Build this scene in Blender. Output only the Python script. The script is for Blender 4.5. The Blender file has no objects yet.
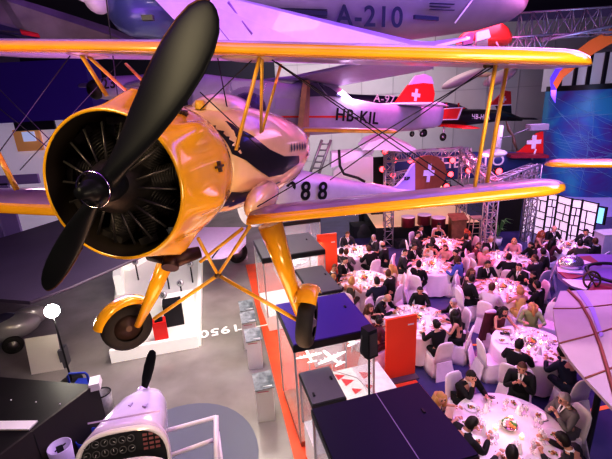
import bpy, bmesh, math, random
from mathutils import Vector, Matrix
random.seed(7)
PI = math.pi
SC = bpy.context.scene
COL = SC.collection
# ------------------------------------------------------------------ camera
CH = 6.1; FPX = 400.0
_p = math.radians(17.9); _r = math.radians(3.1)
CAM = Vector((0, 0, CH))
FW = Vector((0, math.cos(_p), -math.sin(_p)))
_u0 = Vector((0, math.sin(_p), math.cos(_p))); _r0 = Vector((1, 0, 0))
RT = _r0*math.cos(_r) - _u0*math.sin(_r)
UP = _r0*math.sin(_r) + _u0*math.cos(_r)
def ray(px, py): return FW + RT*((px-306)/FPX) + UP*((229.5-py)/FPX)
def P(px, py, z): return CAM + ray(px, py)*z              # point at a depth
def G(px, py, h=0.0):                                      # point on a level plane
    d = ray(px, py); return CAM + d*((h-CH)/d.z)
def XY(px, py, h=0.0):
    g = G(px, py, h); return g.x, g.y
cd = bpy.data.cameras.new('camera'); cam = bpy.data.objects.new('camera', cd); COL.objects.link(cam)
cd.sensor_width = 36; cd.lens = 36*FPX/612; cd.clip_start = .05; cd.clip_end = 200
M = Matrix((RT, UP, -FW)).transposed().to_4x4(); M.translation = CAM
cam.matrix_world = M
SC.camera = cam
SC.view_settings.view_transform = 'Standard'
SC.view_settings.look = 'None'
SC.view_settings.exposure = 0.12
SC.view_settings.gamma = .74

# ------------------------------------------------------------------ materials
_m = {}
def mat(name, c, rough=.5, metal=0.0, emit=0.0, ecol=None, noise=0.0, nscale=6.0, bump=0.0, trans=0.0, alpha=1.0, coat=0.0, c2=None, spec=None):
    if name in _m: return _m[name]
    m = bpy.data.materials.new(name); m.use_nodes = True
    nt = m.node_tree; b = nt.nodes['Principled BSDF']
    if spec is not None: b.inputs['Specular IOR Level'].default_value = spec
    b.inputs['Roughness'].default_value = rough
    b.inputs['Metallic'].default_value = metal
    b.inputs['Base Color'].default_value = (*c, 1)
    b.inputs['Coat Weight'].default_value = coat
    if trans: b.inputs['Transmission Weight'].default_value = trans
    if alpha < 1: b.inputs['Alpha'].default_value = alpha
    if emit:
        b.inputs['Emission Color'].default_value = (*(ecol or c), 1); b.inputs['Emission Strength'].default_value = emit
    if noise or bump or c2:
        tc = nt.nodes.new('ShaderNodeTexCoord'); n = nt.nodes.new('ShaderNodeTexNoise')
        n.inputs['Scale'].default_value = nscale; n.inputs['Detail'].default_value = 5
        nt.links.new(tc.outputs['Object'], n.inputs['Vector'])
        if noise or c2:
            mx = nt.nodes.new('ShaderNodeMix'); mx.data_type = 'RGBA'
            d = c2 or tuple(max(0, x*(1-noise)) for x in c)
            mx.inputs[6].default_value = (*c, 1); mx.inputs[7].default_value = (*d, 1)
            rp = nt.nodes.new('ShaderNodeMapRange'); rp.inputs[1].default_value = .35; rp.inputs[2].default_value = .65
            nt.links.new(n.outputs['Fac'], rp.inputs[0]); nt.links.new(rp.outputs[0], mx.inputs[0])
            nt.links.new(mx.outputs[2], b.inputs['Base Color'])
        if bump:
            bp = nt.nodes.new('ShaderNodeBump'); bp.inputs['Strength'].default_value = bump
            nt.links.new(n.outputs['Fac'], bp.inputs['Height']); nt.links.new(bp.outputs[0], b.inputs['Normal'])
    _m[name] = m; return m
def emat(name, c, s):
    if name in _m: return _m[name]
    m = mat(name, (0.01,0.01,0.01), .6, emit=s, ecol=c); return m

# ------------------------------------------------------------------ mesh builder
class MB:
    def __init__(s): s.v = []; s.f = []; s.mi = []; s.sm = []
    def add(s, vs, fs, mi=0, smooth=False):
        o = len(s.v); s.v += [Vector(v) for v in vs]
        for k, f in enumerate(fs):
            s.f.append([i+o for i in f]); s.mi.append(mi[k] if isinstance(mi, list) else mi); s.sm.append(smooth)
        return s
    def box(s, c, size, rot=0.0, mi=0, X=None, Y=None, Z=None, taper=1.0):
        c = Vector(c); X = Vector(X) if X is not None else Vector((math.cos(rot), math.sin(rot), 0))
        Y = Vector(Y) if Y is not None else Vector((-math.sin(rot), math.cos(rot), 0))
        Z = Vector(Z) if Z is not None else X.cross(Y)
        a, b, h = size[0]/2, size[1]/2, size[2]/2
        vs = []
        for sz, t in ((-1, 1), (1, taper)):
            for sx, sy in ((-1,-1),(1,-1),(1,1),(-1,1)): vs.append(c + X*a*sx*t + Y*b*sy*t + Z*h*sz)
        return s.add(vs, [(3,2,1,0),(4,5,6,7),(0,1,5,4),(1,2,6,5),(2,3,7,6),(3,0,4,7)], mi)
    def loft(s, rings, cap=True, closed=True, mi=0, smooth=True, mifn=None):
        n = len(rings[0]); vs = [v for r in rings for v in r]; fs = []; ms = []
        for i in range(len(rings)-1):
            for j in range(n if closed else n-1):
                k = (j+1) % n
                fs.append((i*n+j, i*n+k, (i+1)*n+k, (i+1)*n+j)); ms.append(mifn(i, j) if mifn else mi)
        s.add(vs, fs, ms, smooth)
        if cap and closed:
            s.add(rings[0], [tuple(reversed(range(n)))], ms[0] if mifn else mi, False)
            s.add(rings[-1], [tuple(range(n))], ms[-1] if mifn else mi, False)
        return s
    def tube(s, pts, r, n=8, mi=0, cap=True, flat=1.0, fdir=None):
        pts = [Vector(p) for p in pts]; rings = []
        for i, p in enumerate(pts):
            t = (pts[min(i+1, len(pts)-1)] - pts[max(i-1, 0)]).normalized()
            ref = Vector(fdir) if fdir is not None else (Vector((0,0,1)) if abs(t.z) < .9 else Vector((1,0,0)))
            a = t.cross(ref).normalized(); b = a.cross(t).normalized()
            rr = r[i] if isinstance(r, (list, tuple)) else r
            rings.append([p + a*math.cos(2*PI*k/n)*rr*flat + b*math.sin(2*PI*k/n)*rr for k in range(n)])
        return s.loft(rings, cap, mi=mi)
    def lathe(s, prof, o=(0,0,0), X=(1,0,0), Y=(0,1,0), Z=(0,0,1), n=24, mi=0, cap=False, rfn=None):
        o = Vector(o); X = Vector(X); Y = Vector(Y); Z = Vector(Z); rings = []
        for r, h in prof:
            ring = []
            for k in range(n):
                th = 2*PI*k/n; q = r*(rfn(th, h) if rfn else 1)
                ring.append(o + X*math.cos(th)*q + Y*math.sin(th)*q + Z*h)
            rings.append(ring)
        return s.loft(rings, cap, mi=mi)
    def prism(s, pts, off, mi=0):                          # polygon extruded by vector off, centred
        off = Vector(off); n = len(pts); a = [Vector(p)-off/2 for p in pts]; b = [Vector(p)+off/2 for p in pts]
        fs = [tuple(reversed(range(n))), tuple(range(n, 2*n))] + [(i, (i+1) % n, n+(i+1) % n, n+i) for i in range(n)]
        return s.add(a+b, fs, mi)
    def ball(s, c, r, n=12, mi=0, X=(1,0,0), Y=(0,1,0), Z=(0,0,1), fn=None):
        if not isinstance(r, (tuple, list)): r = (r, r, r)
        c = Vector(c); X = Vector(X); Y = Vector(Y); Z = Vector(Z); rings = []
        for i in range(1, n):
            ph = PI*i/n; ring = []
            for k in range(2*n):
                th = PI*k/n; d = (math.sin(ph)*math.cos(th), math.sin(ph)*math.sin(th), math.cos(ph))
                d = fn(*d) if fn else d
                ring.append(c + X*d[0]*r[0] + Y*d[1]*r[1] + Z*d[2]*r[2])
            rings.append(ring)
        return s.loft(rings, True, mi=mi)
    def mesh(s, name, off=Vector((0,0,0))):
        me = bpy.data.meshes.new(name)
        me.from_pydata([tuple(v-off) for v in s.v], [], s.f)
        me.polygons.foreach_set('material_index', s.mi); me.polygons.foreach_set('use_smooth', s.sm)
        me.update()
        bm = bmesh.new(); bm.from_mesh(me)
        bmesh.ops.remove_doubles(bm, verts=bm.verts, dist=1e-5)
        bmesh.ops.recalc_face_normals(bm, faces=bm.faces); bm.to_mesh(me); bm.free()
        return me
def wloc(o):
    v = Vector(o.location)
    while o.parent: o = o.parent; v = v + o.location
    return v
def build(mb, name, mats, parent=None):
    off = wloc(parent) if parent else Vector((0,0,0))
    me = mb.mesh(name, off)
    for m in (mats if isinstance(mats, (list, tuple)) else [mats]): me.materials.append(m)
    o = bpy.data.objects.new(name, me); COL.objects.link(o); o.parent = parent
    return o
def tag(o, label, cat, group=None, kind=None):
    o['label'] = label; o['category'] = cat
    if group: o['group'] = group
    if kind: o['kind'] = kind
    return o
def thing(name, label, cat, loc=(0,0,0), group=None):
    o = bpy.data.objects.new(name, None); COL.objects.link(o); o.location = loc; o.empty_display_size = .2
    return tag(o, label, cat, group)
def struct(mb, name, mats, parent=None):
    o = build(mb, name, mats, parent)
    if parent is None: o['kind'] = 'structure'
    return o
def one(mb, name, mats, label, cat, group=None, origin=None):
    o = build(mb, name, mats)
    if origin is not None:
        o.data.transform(Matrix.Translation(-Vector(origin))); o.location = origin
    return tag(o, label, cat, group)
def text(s, c, right, up, h, m, name, parent=None, ext=.004, bold=.0):
    cu = bpy.data.curves.new('t', 'FONT'); cu.body = s; cu.align_x = 'CENTER'; cu.align_y = 'CENTER'
    cu.size = h*1.38; cu.space_character = 1.12; cu.extrude = ext; cu.offset = bold
    t = bpy.data.objects.new('t', cu); COL.objects.link(t)
    bpy.context.view_layer.update()
    me = bpy.data.meshes.new_from_object(t.evaluated_get(bpy.context.evaluated_depsgraph_get()))
    bpy.data.objects.remove(t)
    r = Vector(right).normalized(); u = (Vector(up) - r*Vector(up).dot(r)).normalized(); n = r.cross(u)
    mt = Matrix((r, u, n)).transposed().to_4x4(); mt.translation = Vector(c) - (wloc(parent) if parent else Vector((0,0,0)))
    me.transform(mt); me.materials.clear(); me.materials.append(m)
    o = bpy.data.objects.new(name, me); COL.objects.link(o); o.parent = parent
    return o
def ctree(o, parent=None):
    c = o.copy(); COL.objects.link(c); c.parent = parent
    for ch in list(o.children): ctree(ch, c)
    return c
def truss(mb, A, B, w=.3, r=.02, bays=None, up=(0,0,1), mi=0, tri=False):
    A = Vector(A); B = Vector(B); t = (B-A).normalized(); up = Vector(up)
    if abs(t.dot(up)) > .9: up = Vector((0,1,0))
    a = t.cross(up).normalized(); b = a.cross(t).normalized(); L = (B-A).length
    if tri: cs = [-a*w/2 - b*w*.4, a*w/2 - b*w*.4, b*w*.5]
    else: cs = [(-a-b)*w/2, (a-b)*w/2, (a+b)*w/2, (-a+b)*w/2]
    for c in cs: mb.tube([A+c, B+c], r, 6, mi)
    nb = bays or max(2, int(L/w)); n = len(cs)
    for i in range(nb):
        p = A + t*L*i/nb; q = A + t*L*(i+1)/nb
        for k in range(n):
            c, d = cs[k], cs[(k+1) % n]
            if i % 2: c, d = d, c
            mb.tube([p+c, q+d], r*.65, 5, mi)
            mb.tube([p+c, p+d], r*.55, 4, mi)
    return mb

# a rigid frame: origin, w (port/starboard), a (towards the tail), u (up)
class Fr:
    def __init__(s, o, a, bank=0.0, up=(0,0,1)):
        s.o = Vector(o); s.a = Vector(a).normalized(); w = s.a.cross(Vector(up)).normalized(); u = w.cross(s.a).normalized()
        s.w = w*math.cos(bank) + u*math.sin(bank); s.u = u*math.cos(bank) - w*math.sin(bank)
    def pt(s, x, y, z): return s.o + s.w*x + s.a*y + s.u*z
    def ray(s, px, py, x=None, y=None, z=None):
        d = ray(px, py); n, k = (s.w, x) if x is not None else ((s.a, y) if y is not None else (s.u, z))
        t = (k - (CAM - s.o).dot(n)) / d.dot(n); q = CAM + d*t - s.o
        return (q.dot(s.w), q.dot(s.a), q.dot(s.u))
    def pr(s, *a, **k): return s.pt(*s.ray(*a, **k))
    def ring(s, y, hw, top, bot, ex=2.4, n=28, x=0):
        c = (top+bot)/2; h = (top-bot)/2; R = []
        for k in range(n):
            t = 2*PI*k/n; cx, sy = math.cos(t), math.sin(t)
            R.append(s.pt(x + hw*math.copysign(abs(cx)**(2/ex), cx), y, c + h*math.copysign(abs(sy)**(2/ex), sy)))
        return R
    def fuse(s, mb, st, mi=0, x=0, **k):                    # stations (y, hw, top, bottom, exponent)
        return mb.loft([s.ring(y, hw, t, b, e, x=x) for y, hw, t, b, e in st], True, mi=mi, **k)
    def fuse_px(s, mb, st, mi=0, x=0, **k):                 # stations (pixel x, top y, bottom y, hw, exponent)
        out = []
        for px, yt, yb, hw, e in st:
            a = s.ray(px, yt, x=x); b = s.ray(px, yb, x=x)
            out.append(((a[1]+b[1])/2, hw, a[2], b[2], e))
        return s.fuse(mb, out, mi, x, **k)
    def plate(s, mb, pts, x=0, th=.06, mi=0): return mb.prism([s.pr(px, py, x=x) for px, py in pts], s.w*th, mi)
AF = [(0,0),(.015,.35),(.06,.68),(.15,.95),(.3,1),(.5,.85),(.72,.52),(.9,.2),(1,.03),(.9,-.06),(.6,-.16),(.3,-.24),(.12,-.25),(.04,-.22),(.01,-.12)]
def wing(mb, le0, te0, le1, te1, up, th=.15, n=8, tip=True, mi=0, edge=None, root=False):
    le0, te0, le1, te1, up = map(Vector, (le0, te0, le1, te1, up)); rings = []
    ts = [i/n*.9 for i in range(n+1)] + ([.94,.97,.99,1.0] if tip else [1.0])
    if root: ts = [0,.01,.03,.06] + ts[1:]
    for t in ts:
        le = le0.lerp(le1, t); te = te0.lerp(te1, t); s = 1.0
        e = t if t > .9 else ((1-t) if root and t < .1 else 0)
        if tip and e > .9: s = max(.06, math.sqrt(max(0, 1-((e-.9)/.1)**2)))
        m = le.lerp(te, .45); le = m+(le-m)*s; te = m+(te-m)*s
        rings.append([le.lerp(te, x) + up*z*th*s for x, z in AF])
    fn = (lambda i, j: edge if (j <= 1 or j >= 12) else mi) if edge is not None else None
    return mb.loft(rings, True, mi=mi, mifn=fn)
def wheel(parent, c, axis, r, wd, tyre='tyre_rubber', name='wheel', hub=None):
    ax = Vector(axis).normalized(); X = ax.cross(Vector((0,0,1))); X = X.normalized() if X.length > .01 else Vector((1,0,0)); Y = ax.cross(X)
    mb = MB(); mb.lathe([(r*.55,-wd*.5),(r*.85,-wd*.5),(r*.97,-wd*.3),(r,0),(r*.97,wd*.3),(r*.85,wd*.5),(r*.55,wd*.5)], c, X, Y, ax, 28)
    w = build(mb, name, mat('tyre_rubber', (.03,.025,.022), .75, noise=.3), parent)
    mb = MB(); mb.lathe([(r*.12,-wd*.6),(r*.2,-wd*.42),(r*.55,-wd*.35),(r*.6,0),(r*.55,wd*.35),(r*.2,wd*.42),(r*.12,wd*.6)], c, X, Y, ax, 20, cap=True)
    build(mb, 'wheel_hub', hub or mat('hub_metal', (.35,.33,.33), .35, .8), w)
    return w
def cross(parent, c, right, up, h, m, th=.01):
    mb = MB(); r = Vector(right).normalized(); u = (Vector(up)-r*Vector(up).dot(r)).normalized(); n = r.cross(u); c = Vector(c); a, b = h/2, h*.155
    pts = [(-b,-a),(b,-a),(b,-b),(a,-b),(a,b),(b,b),(b,a),(-b,a),(-b,b),(-a,b),(-a,-b),(-b,-b)]
    mb.prism([c + r*x + u*y for x, y in pts], n*th)
    return build(mb, 'white_cross', m, parent)

# common materials
WHITE = mat('white_paint', (.82,.8,.8), .45, noise=.06)
BLACK = mat('black_paint', (.012,.012,.015), .4)
RED = mat('red_paint', (.72,.035,.03), .35)
CREAM = mat('cream_skin', (.78,.62,.42), .28, coat=.6, noise=.18, nscale=2.5)
YEL = mat('yellow_enamel', (.86,.47,.018), .25, .0, coat=.7, noise=.12, nscale=3, bump=.02)
YELM = mat('yellow_strut', (.80,.48,.04), .3, coat=.4, noise=.2)
FAB = mat('wing_fabric', (.62,.5,.52), .3, noise=.12, nscale=2.5, coat=.3)
GLASS = mat('clear_glass', (.9,.95,.97), .03, trans=1.0, alpha=.35)
CABLE = mat('steel_cable', (.05,.045,.05), .4, .7)
SILVER = mat('aluminium_skin', (.62,.62,.64), .3, .75, noise=.15, nscale=2)
TRUSSM = mat('truss_metal', (.5,.45,.48), .35, .5)
ORANGE = mat('orange_red_panel', (.85,.10,.035), .5)

# ================================================================== THE SETTING
CONC = mat('polished_concrete', (.36,.34,.31), .22, noise=.25, nscale=.9, bump=.02)
DINE = mat('dining_floor_blue_lit', (.10,.09,.24), .25, noise=.35, nscale=.8, bump=.02)  # blue-violet wash of the dining light is put into the floor colour
WALLG = mat('pale_wall', (.62,.58,.6), .7, noise=.05, nscale=1)
DARKC = mat('dark_ceiling', (.018,.012,.035), .8)
LAV = mat('lavender_wall', (.5,.42,.66), .6)
mb = MB(); mb.box((-8.5,12,-.05), (17,36,.1)); struct(mb, 'floor', CONC)
# the carpet lane edge direction (world) and the exhibition axis
AX = math.radians(14.8); eX = Vector((math.cos(AX), math.sin(AX), 0)); eY = Vector((-math.sin(AX), math.cos(AX), 0))
mb = MB(); mb.box((11.5,12,-.06), (23,36,.12)); struct(mb, 'floor_dining', DINE)
mb = MB(); c0 = Vector((-.58,5.4,.006))
q = [c0 - eY*7 - eX*.1, c0 - eY*7 + eX*3.3, c0 + eY*9.5 + eX*3.3, c0 + eY*9.5 + eX*.55]
mb.prism([Vector((v.x, v.y, .004)) for v in q], (0,0,.008))
one(mb, 'carpet_lane', mat('orange_carpet', (.85,.14,.05), .4, noise=.15, nscale=3), 'orange red floor lane running beneath the glass display cases', 'carpet')
mb = MB(); cx, cy = XY(190, 470); n = 40
mb.prism([Vector((cx-.25 + 1.45*math.cos(2*PI*k/n), cy+.1 + 1.55*math.sin(2*PI*k/n), .004)) for k in range(n)], (0,0,.008))
one(mb, 'floor_disc', mat('grey_disc', (.16,.17,.22), .5), 'dark grey round floor disc under the white trainer aeroplane', 'floor marking')
def strip(pxs, w, m, z=.006, name='floor_line', label='', group=None):
    pts = [G(x, y) for x, y in pxs]; mb = MB()
    for a, b in zip(pts[:-1], pts[1:]):
        d = (b-a).normalized(); n_ = Vector((-d.y, d.x, 0))*w/2
        mb.prism([Vector((v.x, v.y, z)) for v in (a-n_, b-n_, b+n_, a+n_)], (0,0,.008))
    return one(mb, name, m, label, 'floor line', group)
LINE = mat('floor_line_white', (.9,.9,.88), .5); LINEO = mat('floor_line_orange', (.95,.35,.1), .5)
strip([(238,330),(273,324)], .06, LINE, label='white dash on the floor right of the 1950 numerals')
strip([(461,336),(466,355)], .16, LINEO, label='short orange line on blue lit floor beside the bare shouldered guest')
strip([(466,345),(484,345)], .07, LINEO, label='orange cross line on the floor by the empty white chair')
strip([(578,414),(612,406)], .09, LINEO, label='orange line on blue lit floor right of the grey suited man')
def floortext(s, px, py, h, label):
    c = G(px, py, .0); c.z = .012
    o = text(s, c, -eX, -eY, h, LINE, 'floor_numerals', ext=.003, bold=.012)
    tag(o, label, 'floor lettering')
floortext('1950', 220, 331, .38, 'white numerals 1950 painted upside down on grey floor')
floortext('1923', 213, 253, .42, 'white numerals 1923 painted upside down beyond the propeller wheel bars')

mb = MB(); mb.box((1,27,4.5), (40,.3,11)); struct(mb, 'wall_back', WALLG)
mb = MB()
for z in (2.2, 4.2, 6.2, 8.2): mb.box((4,26.83,z), (34,.03,.025))
for i in range(15): mb.box((-8+i*2.0,26.83,4.5), (.025,.03,9))
struct(mb, 'trim_1', mat('wall_joint', (.42,.4,.42), .7))
mb = MB()
for (x0,x1,y0,y1) in ((-40,277,56,104),):
    p0 = ray(x0,y0); p1 = ray(x1,y1); p0 = CAM+p0*(26.7/p0.y); p1 = CAM+p1*(26.7/p1.y); mb.box(((p0.x+p1.x)/2, 26.7, (p0.z+p1.z)/2), (p1.x-p0.x, .1, abs(p0.z-p1.z)))
struct(mb, 'trim_7', mat('dark_wall_panel', (.02,.015,.04), .6))  # dark panel laid over the left part of the back wall
mb = MB(); mb.box((-17,12,4.5), (.3,36,11)); struct(mb, 'wall_left', mat('dusky_wall', (.18,.13,.26), .7))
mb = MB(); mb.box((23,12,4.5), (.3,36,11)); struct(mb, 'wall_right', mat('dusky_wall', (.18,.13,.26), .7))
mb = MB(); mb.box((3,12,11.2), (42,36,.3)); struct(mb, 'ceiling', DARKC)
mb = MB(); mb.box((3,-5.9,4.5), (42,.3,11)); struct(mb, 'wall_front', mat('dusky_wall', (.18,.13,.26), .7))
# violet fascia hanging at the left, bright gallery below it
a = P(-60,66,15); b = P(84,66,15); lo = P(84,119,15)
mb = MB(); mb.box(((a.x+b.x)/2, a.y+.6, (a.z+lo.z)/2), (b.x-a.x, 1.2, a.z-lo.z))
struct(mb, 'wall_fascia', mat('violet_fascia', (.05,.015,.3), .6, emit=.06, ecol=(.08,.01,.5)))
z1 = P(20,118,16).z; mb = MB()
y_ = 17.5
mb.box((a.x/2+b.x/2-.3, y_, z1/2+.4), (b.x-a.x, .2, z1+.8)); struct(mb, 'wall_gallery', mat('white_gallery_glow', (.8,.76,.82), .5, emit=.28, ecol=(.85,.75,.95)))  # brightness of the lit room put in as emission
mb = MB()
def grect(mb, x0, y0, x1, y1, yy, th=.1, mi=0):
    d0 = ray(x0, y0); d1 = ray(x1, y1); p0 = CAM + d0*(yy/d0.y); p1 = CAM + d1*(yy/d1.y)
    mb.box(((p0.x+p1.x)/2, yy, (p0.z+p1.z)/2), (abs(p1.x-p0.x), th, abs(p0.z-p1.z)), mi=mi)
grect(mb, 14, 122, 56, 129, 17.2); struct(mb, 'trim_2', mat('black_blind', (.02,.02,.03), .5))
mb = MB(); grect(mb, 13, 130, 44, 150, 17.25, .12); w_ = struct(mb, 'window_1', mat('orange_frame', (.75,.35,.15), .5, emit=.2, ecol=(.9,.5,.2)))
mb = MB(); grect(mb, 22, 132, 36, 141, 17.12, .1); build(mb, 'window_pane', mat('screen_pane', (.3,.32,.5), .2, emit=.7, ecol=(.5,.55,.8)), w_)
# mezzanine balustrade/dark band behind the left lower wing
mb = MB(); grect(mb, -40, 178, 40, 183, 13.5); grect(mb, 8, 183, 14, 260, 13.5); grect(mb, -12, 196, 8, 245, 13.6)
struct(mb, 'trim_3', mat('violet_post', (.3,.22,.5), .5))

# right: tall curved blue mural wall over a pale lit wall, clerestory above
mur_pts = [(538,20.2),(545,19.3),(560,18.6),(580,18.1),(600,17.8),(625,17.6),(660,17.5)]
def mural_ring(zf): return [ (lambda d: CAM + d*(yy/d.y))(ray(px, 150)) for px, yy in mur_pts]
base = mural_ring(0)
m = bpy.data.materials.new('blue_mural'); m.use_nodes = True; nt = m.node_tree; bs = nt.nodes['Principled BSDF']
tc = nt.nodes.new('ShaderNodeTexCoord'); n1 = nt.nodes.new('ShaderNodeTexNoise'); n1.inputs['Scale'].default_value = .45; n1.inputs['Detail'].default_value = 4; n1.inputs['Distortion'].default_value = .8
cr = nt.nodes.new('ShaderNodeValToRGB'); cr.color_ramp.elements[0].position = .38; cr.color_ramp.elements[0].color = (.025,.17,.32,1)
cr.color_ramp.elements[1].position = .6; cr.color_ramp.elements[1].color = (.07,.03,.2,1)
e2 = cr.color_ramp.elements.new(.48); e2.color = (.03,.09,.30,1)
nt.links.new(tc.outputs['Object'], n1.inputs['Vector']); nt.links.new(n1.outputs[0], cr.inputs[0]); nt.links.new(cr.outputs[0], bs.inputs['Base Color'])
nt.links.new(cr.outputs[0], bs.inputs['Emission Color']); bs.inputs['Emission Strength'].default_value = .45; bs.inputs['Roughness'].default_value = .35  # part of the mural's brightness is put in as emission
zt = P(560, 91, 18.7).z; zb = P(575, 200, 18.2).z
mb = MB(); mb.loft([[Vector((p.x, p.y, zz)) for p in base] for zz in (zb, (zb+zt)/2, zt)], False, closed=False)
mural = struct(mb, 'wall_mural', m)
random.seed(11); mb = MB()
def mur_at(t, z, off=.03):
    i = min(len(base)-2, int(t)); p = base[i].lerp(base[i+1], t-i); dn = (base[i+1]-base[i]); dn = Vector((-dn.y, dn.x, 0)).normalized()
    return Vector((p.x, p.y, z)) - dn*off
for k in range(46):                                        # pale streaks drawn on the mural
    t0 = random.uniform(0, 2.5); z0 = random.uniform(zb+.6, zt); t1 = random.uniform(3, 5.9); z1_ = z0 + random.uniform(-2.2, .9)
    if k % 3 == 0: t0 = random.uniform(1.5, 3.5)
    pts = [mur_at(t0+(t1-t0)*j/14, z0+(z1_-z0)*(j/14)**1.2) for j in range(15)]
    if min(p.z for p in pts) < zb or max(p.z for p in pts) > zt: continue
    mb.tube(pts, .007, 4)
build(mb, 'streak_drawing', mat('mural_streak', (.2,.38,.55), .4, emit=.12, ecol=(.3,.5,.8)), mural)
mb = MB(); mb.loft([[Vector((p.x+.3, p.y+.7, zz)) for p in base] for zz in (0, zb+.2)], False, closed=False)
struct(mb, 'wall_lower_right', mat('lavender_wall_glow', (.5,.4,.8), .5, emit=.4, ecol=(.5,.32,.95)))  # purple light on this wall is painted in as colour and emission
mb = MB(); mb.tube([Vector((p.x+.2, p.y+.5, G(600,236).z+1.35)) for p in base[2:]], .04, 6)
struct(mb, 'trim_4', emat('light_band', (.6,.7,1.0), 3.0))
mb = MB(); mb.loft([[Vector((p.x, p.y-.05, zz)) for p in base] for zz in (zt, zt+.22)], False, closed=False); struct(mb, 'trim_5', BLACK)
mb = MB()
mb.loft([[Vector((p.x+.2, p.y+.7, zz)) for p in base] for zz in (zt, zt+1.5)], False, closed=False)
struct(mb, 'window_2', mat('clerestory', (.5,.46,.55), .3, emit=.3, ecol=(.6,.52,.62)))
mb = MB()
for t in (.2, 1.0, 1.9, 2.8, 3.7, 4.7): p = mur_at(t, zt+.75, -.4); mb.box(p, (.12,.12,1.5))
struct(mb, 'window_frame', mat('dark_frame', (.03,.02,.04), .5))
bpy.data.objects['window_frame'].name = 'trim_6'
# second glazed band further right/up, dark bulkhead
mb = MB(); mb.box((9.6,15.9,8.9), (7,.3,2.6), .0); mb.v = [Vector((v.x+ (v.z-8.9)*0, v.y, v.z)) for v in mb.v]
# orange and violet arched banner
pts = [(553,100),(553,84),(560,72),(575,60),(592,47),(612,36),(630,28)]; wd = [4,6,6,6,6,6,6]
A_ = [P(x-w*.5, y-w, 13.2) for (x, y), w in zip(pts, wd)]; B_ = [P(x+w*.6, y+w*.9, 13.2) for (x, y), w in zip(pts, wd)]
mb = MB(); mb.loft([A_, [a.lerp(b, .45) for a, b in zip(A_, B_)], B_], False, closed=False, mifn=lambda i, j: 1 if j < 1 or (i == 0 and j < 3) else 0)
one(mb, 'arched_banner', [mat('banner_orange', (.9,.25,.06), .5, emit=.15, ecol=(1,.25,.06)), mat('banner_violet', (.2,.1,.8), .5, emit=.25, ecol=(.25,.12,.9))], 'glowing orange and violet arched strip beside the blue mural', 'banner')

# white folding partition with black random grid
sc = [(521,233,0),(530,232.5,.25),(543,236,0),(556,239.5,.25),(566,243,0),(580,247,.25),(591,250,0)]
sp = [G(x, y) + Vector((0, o, 0)) for x, y, o in sc]; tops = [201,201,201.5,203.5,206,207,208.5]
t_ = thing('folding_screen', 'white folding partition with black irregular grid behind the right tables', 'screen', sp[3])
for i in range(6):
    a, b = sp[i], sp[i+1]; H_ = 1.85
    mb = MB(); d = (b-a).normalized(); nrm = Vector((d.y, -d.x, 0))
    mb.box((a+b)/2+Vector((0,0,H_/2)), ((b-a).length, .03, H_), X=d, Y=-nrm, Z=(0,0,1))
    pn = build(mb, 'panel', mat('white_panel_glow', (.9,.85,.88), .5, emit=.55, ecol=(1,.78,.9)), t_)  # white panel, its brightness put in as emission
    random.seed(i+3); mb = MB(); L = (b-a).length
    def bar(u0, u1, z0, z1, w=.035):
        p = a + d*u0*L + nrm*.03 + Vector((0,0,z0)); r_ = a + d*u1*L + nrm*.03 + Vector((0,0,z1))
        dd = (r_-p); ln = dd.length; dd.normalize(); mb.box((p+r_)/2, (ln+w, .02, w), X=dd, Y=-nrm)
    for u in (0, 1): bar(u, u, 0, H_, .06)
    bar(0, 1, 0, 0); bar(0, 1, H_, H_)
    z = 0
    while z < H_-.4:
        z2 = min(H_, z+random.uniform(.3, .5)); bar(0, 1, z2, z2); u = random.uniform(.3, .7); bar(u, u, z, z2); z = z2
    build(mb, 'grid', BLACK, pn)
mb = MB(); q = P(594,214,16.8); mb.box(q, (.1,.9,.75), rot=.5)
tv = one(mb, 'wall_monitor', BLACK, 'wall mounted monitor glowing blue right of the folding partition', 'monitor', origin=q)
mb = MB(); mb.box(q-Vector((.07,.02,0)), (.02,.8,.66), rot=.5); build(mb, 'screen', emat('blue_screen', (.3,.6,1), 1.6), tv)
mb = MB(); a_ = G(606,252); mb.box(a_+Vector((0,0,.4)), (.8,.6,.8)); mb.box(a_+Vector((0,0,.8)), (.86,.66,.03))
one(mb, 'buffet_table', WHITE, 'small white clothed side table below the blue monitor', 'table', origin=a_)

# ================================================================== STAGE
ST = thing('stage', 'low black stage with pale lit deck under the truss frame', 'stage', G(425,243))
a = G(376,246); b = G(478,240); d = (b-a).normalized(); nrm = Vector((-d.y, d.x, 0))
mb = MB(); c = (a+b)/2 + nrm*1.8 + Vector((0,0,.4)); mb.box(c, ((b-a).length, 3.6, .8), X=d, Y=nrm, Z=(0,0,1))
build(mb, 'deck_front', BLACK, ST)
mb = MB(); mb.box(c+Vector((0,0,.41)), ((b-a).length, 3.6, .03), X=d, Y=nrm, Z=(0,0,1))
build(mb, 'deck', mat('deck_glow', (.6,.42,.3), .4, emit=.4, ecol=(1,.65,.4)), ST)  # warm stage light on the deck put in as emission
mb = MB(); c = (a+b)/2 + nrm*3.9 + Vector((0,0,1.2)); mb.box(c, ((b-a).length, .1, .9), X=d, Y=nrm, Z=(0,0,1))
build(mb, 'back_panel', mat('warm_strip_glow', (.8,.6,.4), .5, emit=.9, ecol=(1,.7,.4)), ST)  # added glowing panel for the warm bright strip behind the deck
mb = MB(); c = (a+b)/2 + nrm*4.1 + Vector((0,0,1.6)); mb.box(c, ((b-a).length, .1, 3.2), X=d, Y=nrm, Z=(0,0,1))
one(mb, 'black_backdrop', BLACK, 'black drape behind the stage rig above the glowing strip', 'drape', origin=c)
mb = MB(); a2 = G(500,236); b2 = G(527,237); mb.box((a2+b2)/2+Vector((0,.8,1.15)), ((b2-a2).length*1.15, .2, 2.3))
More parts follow.
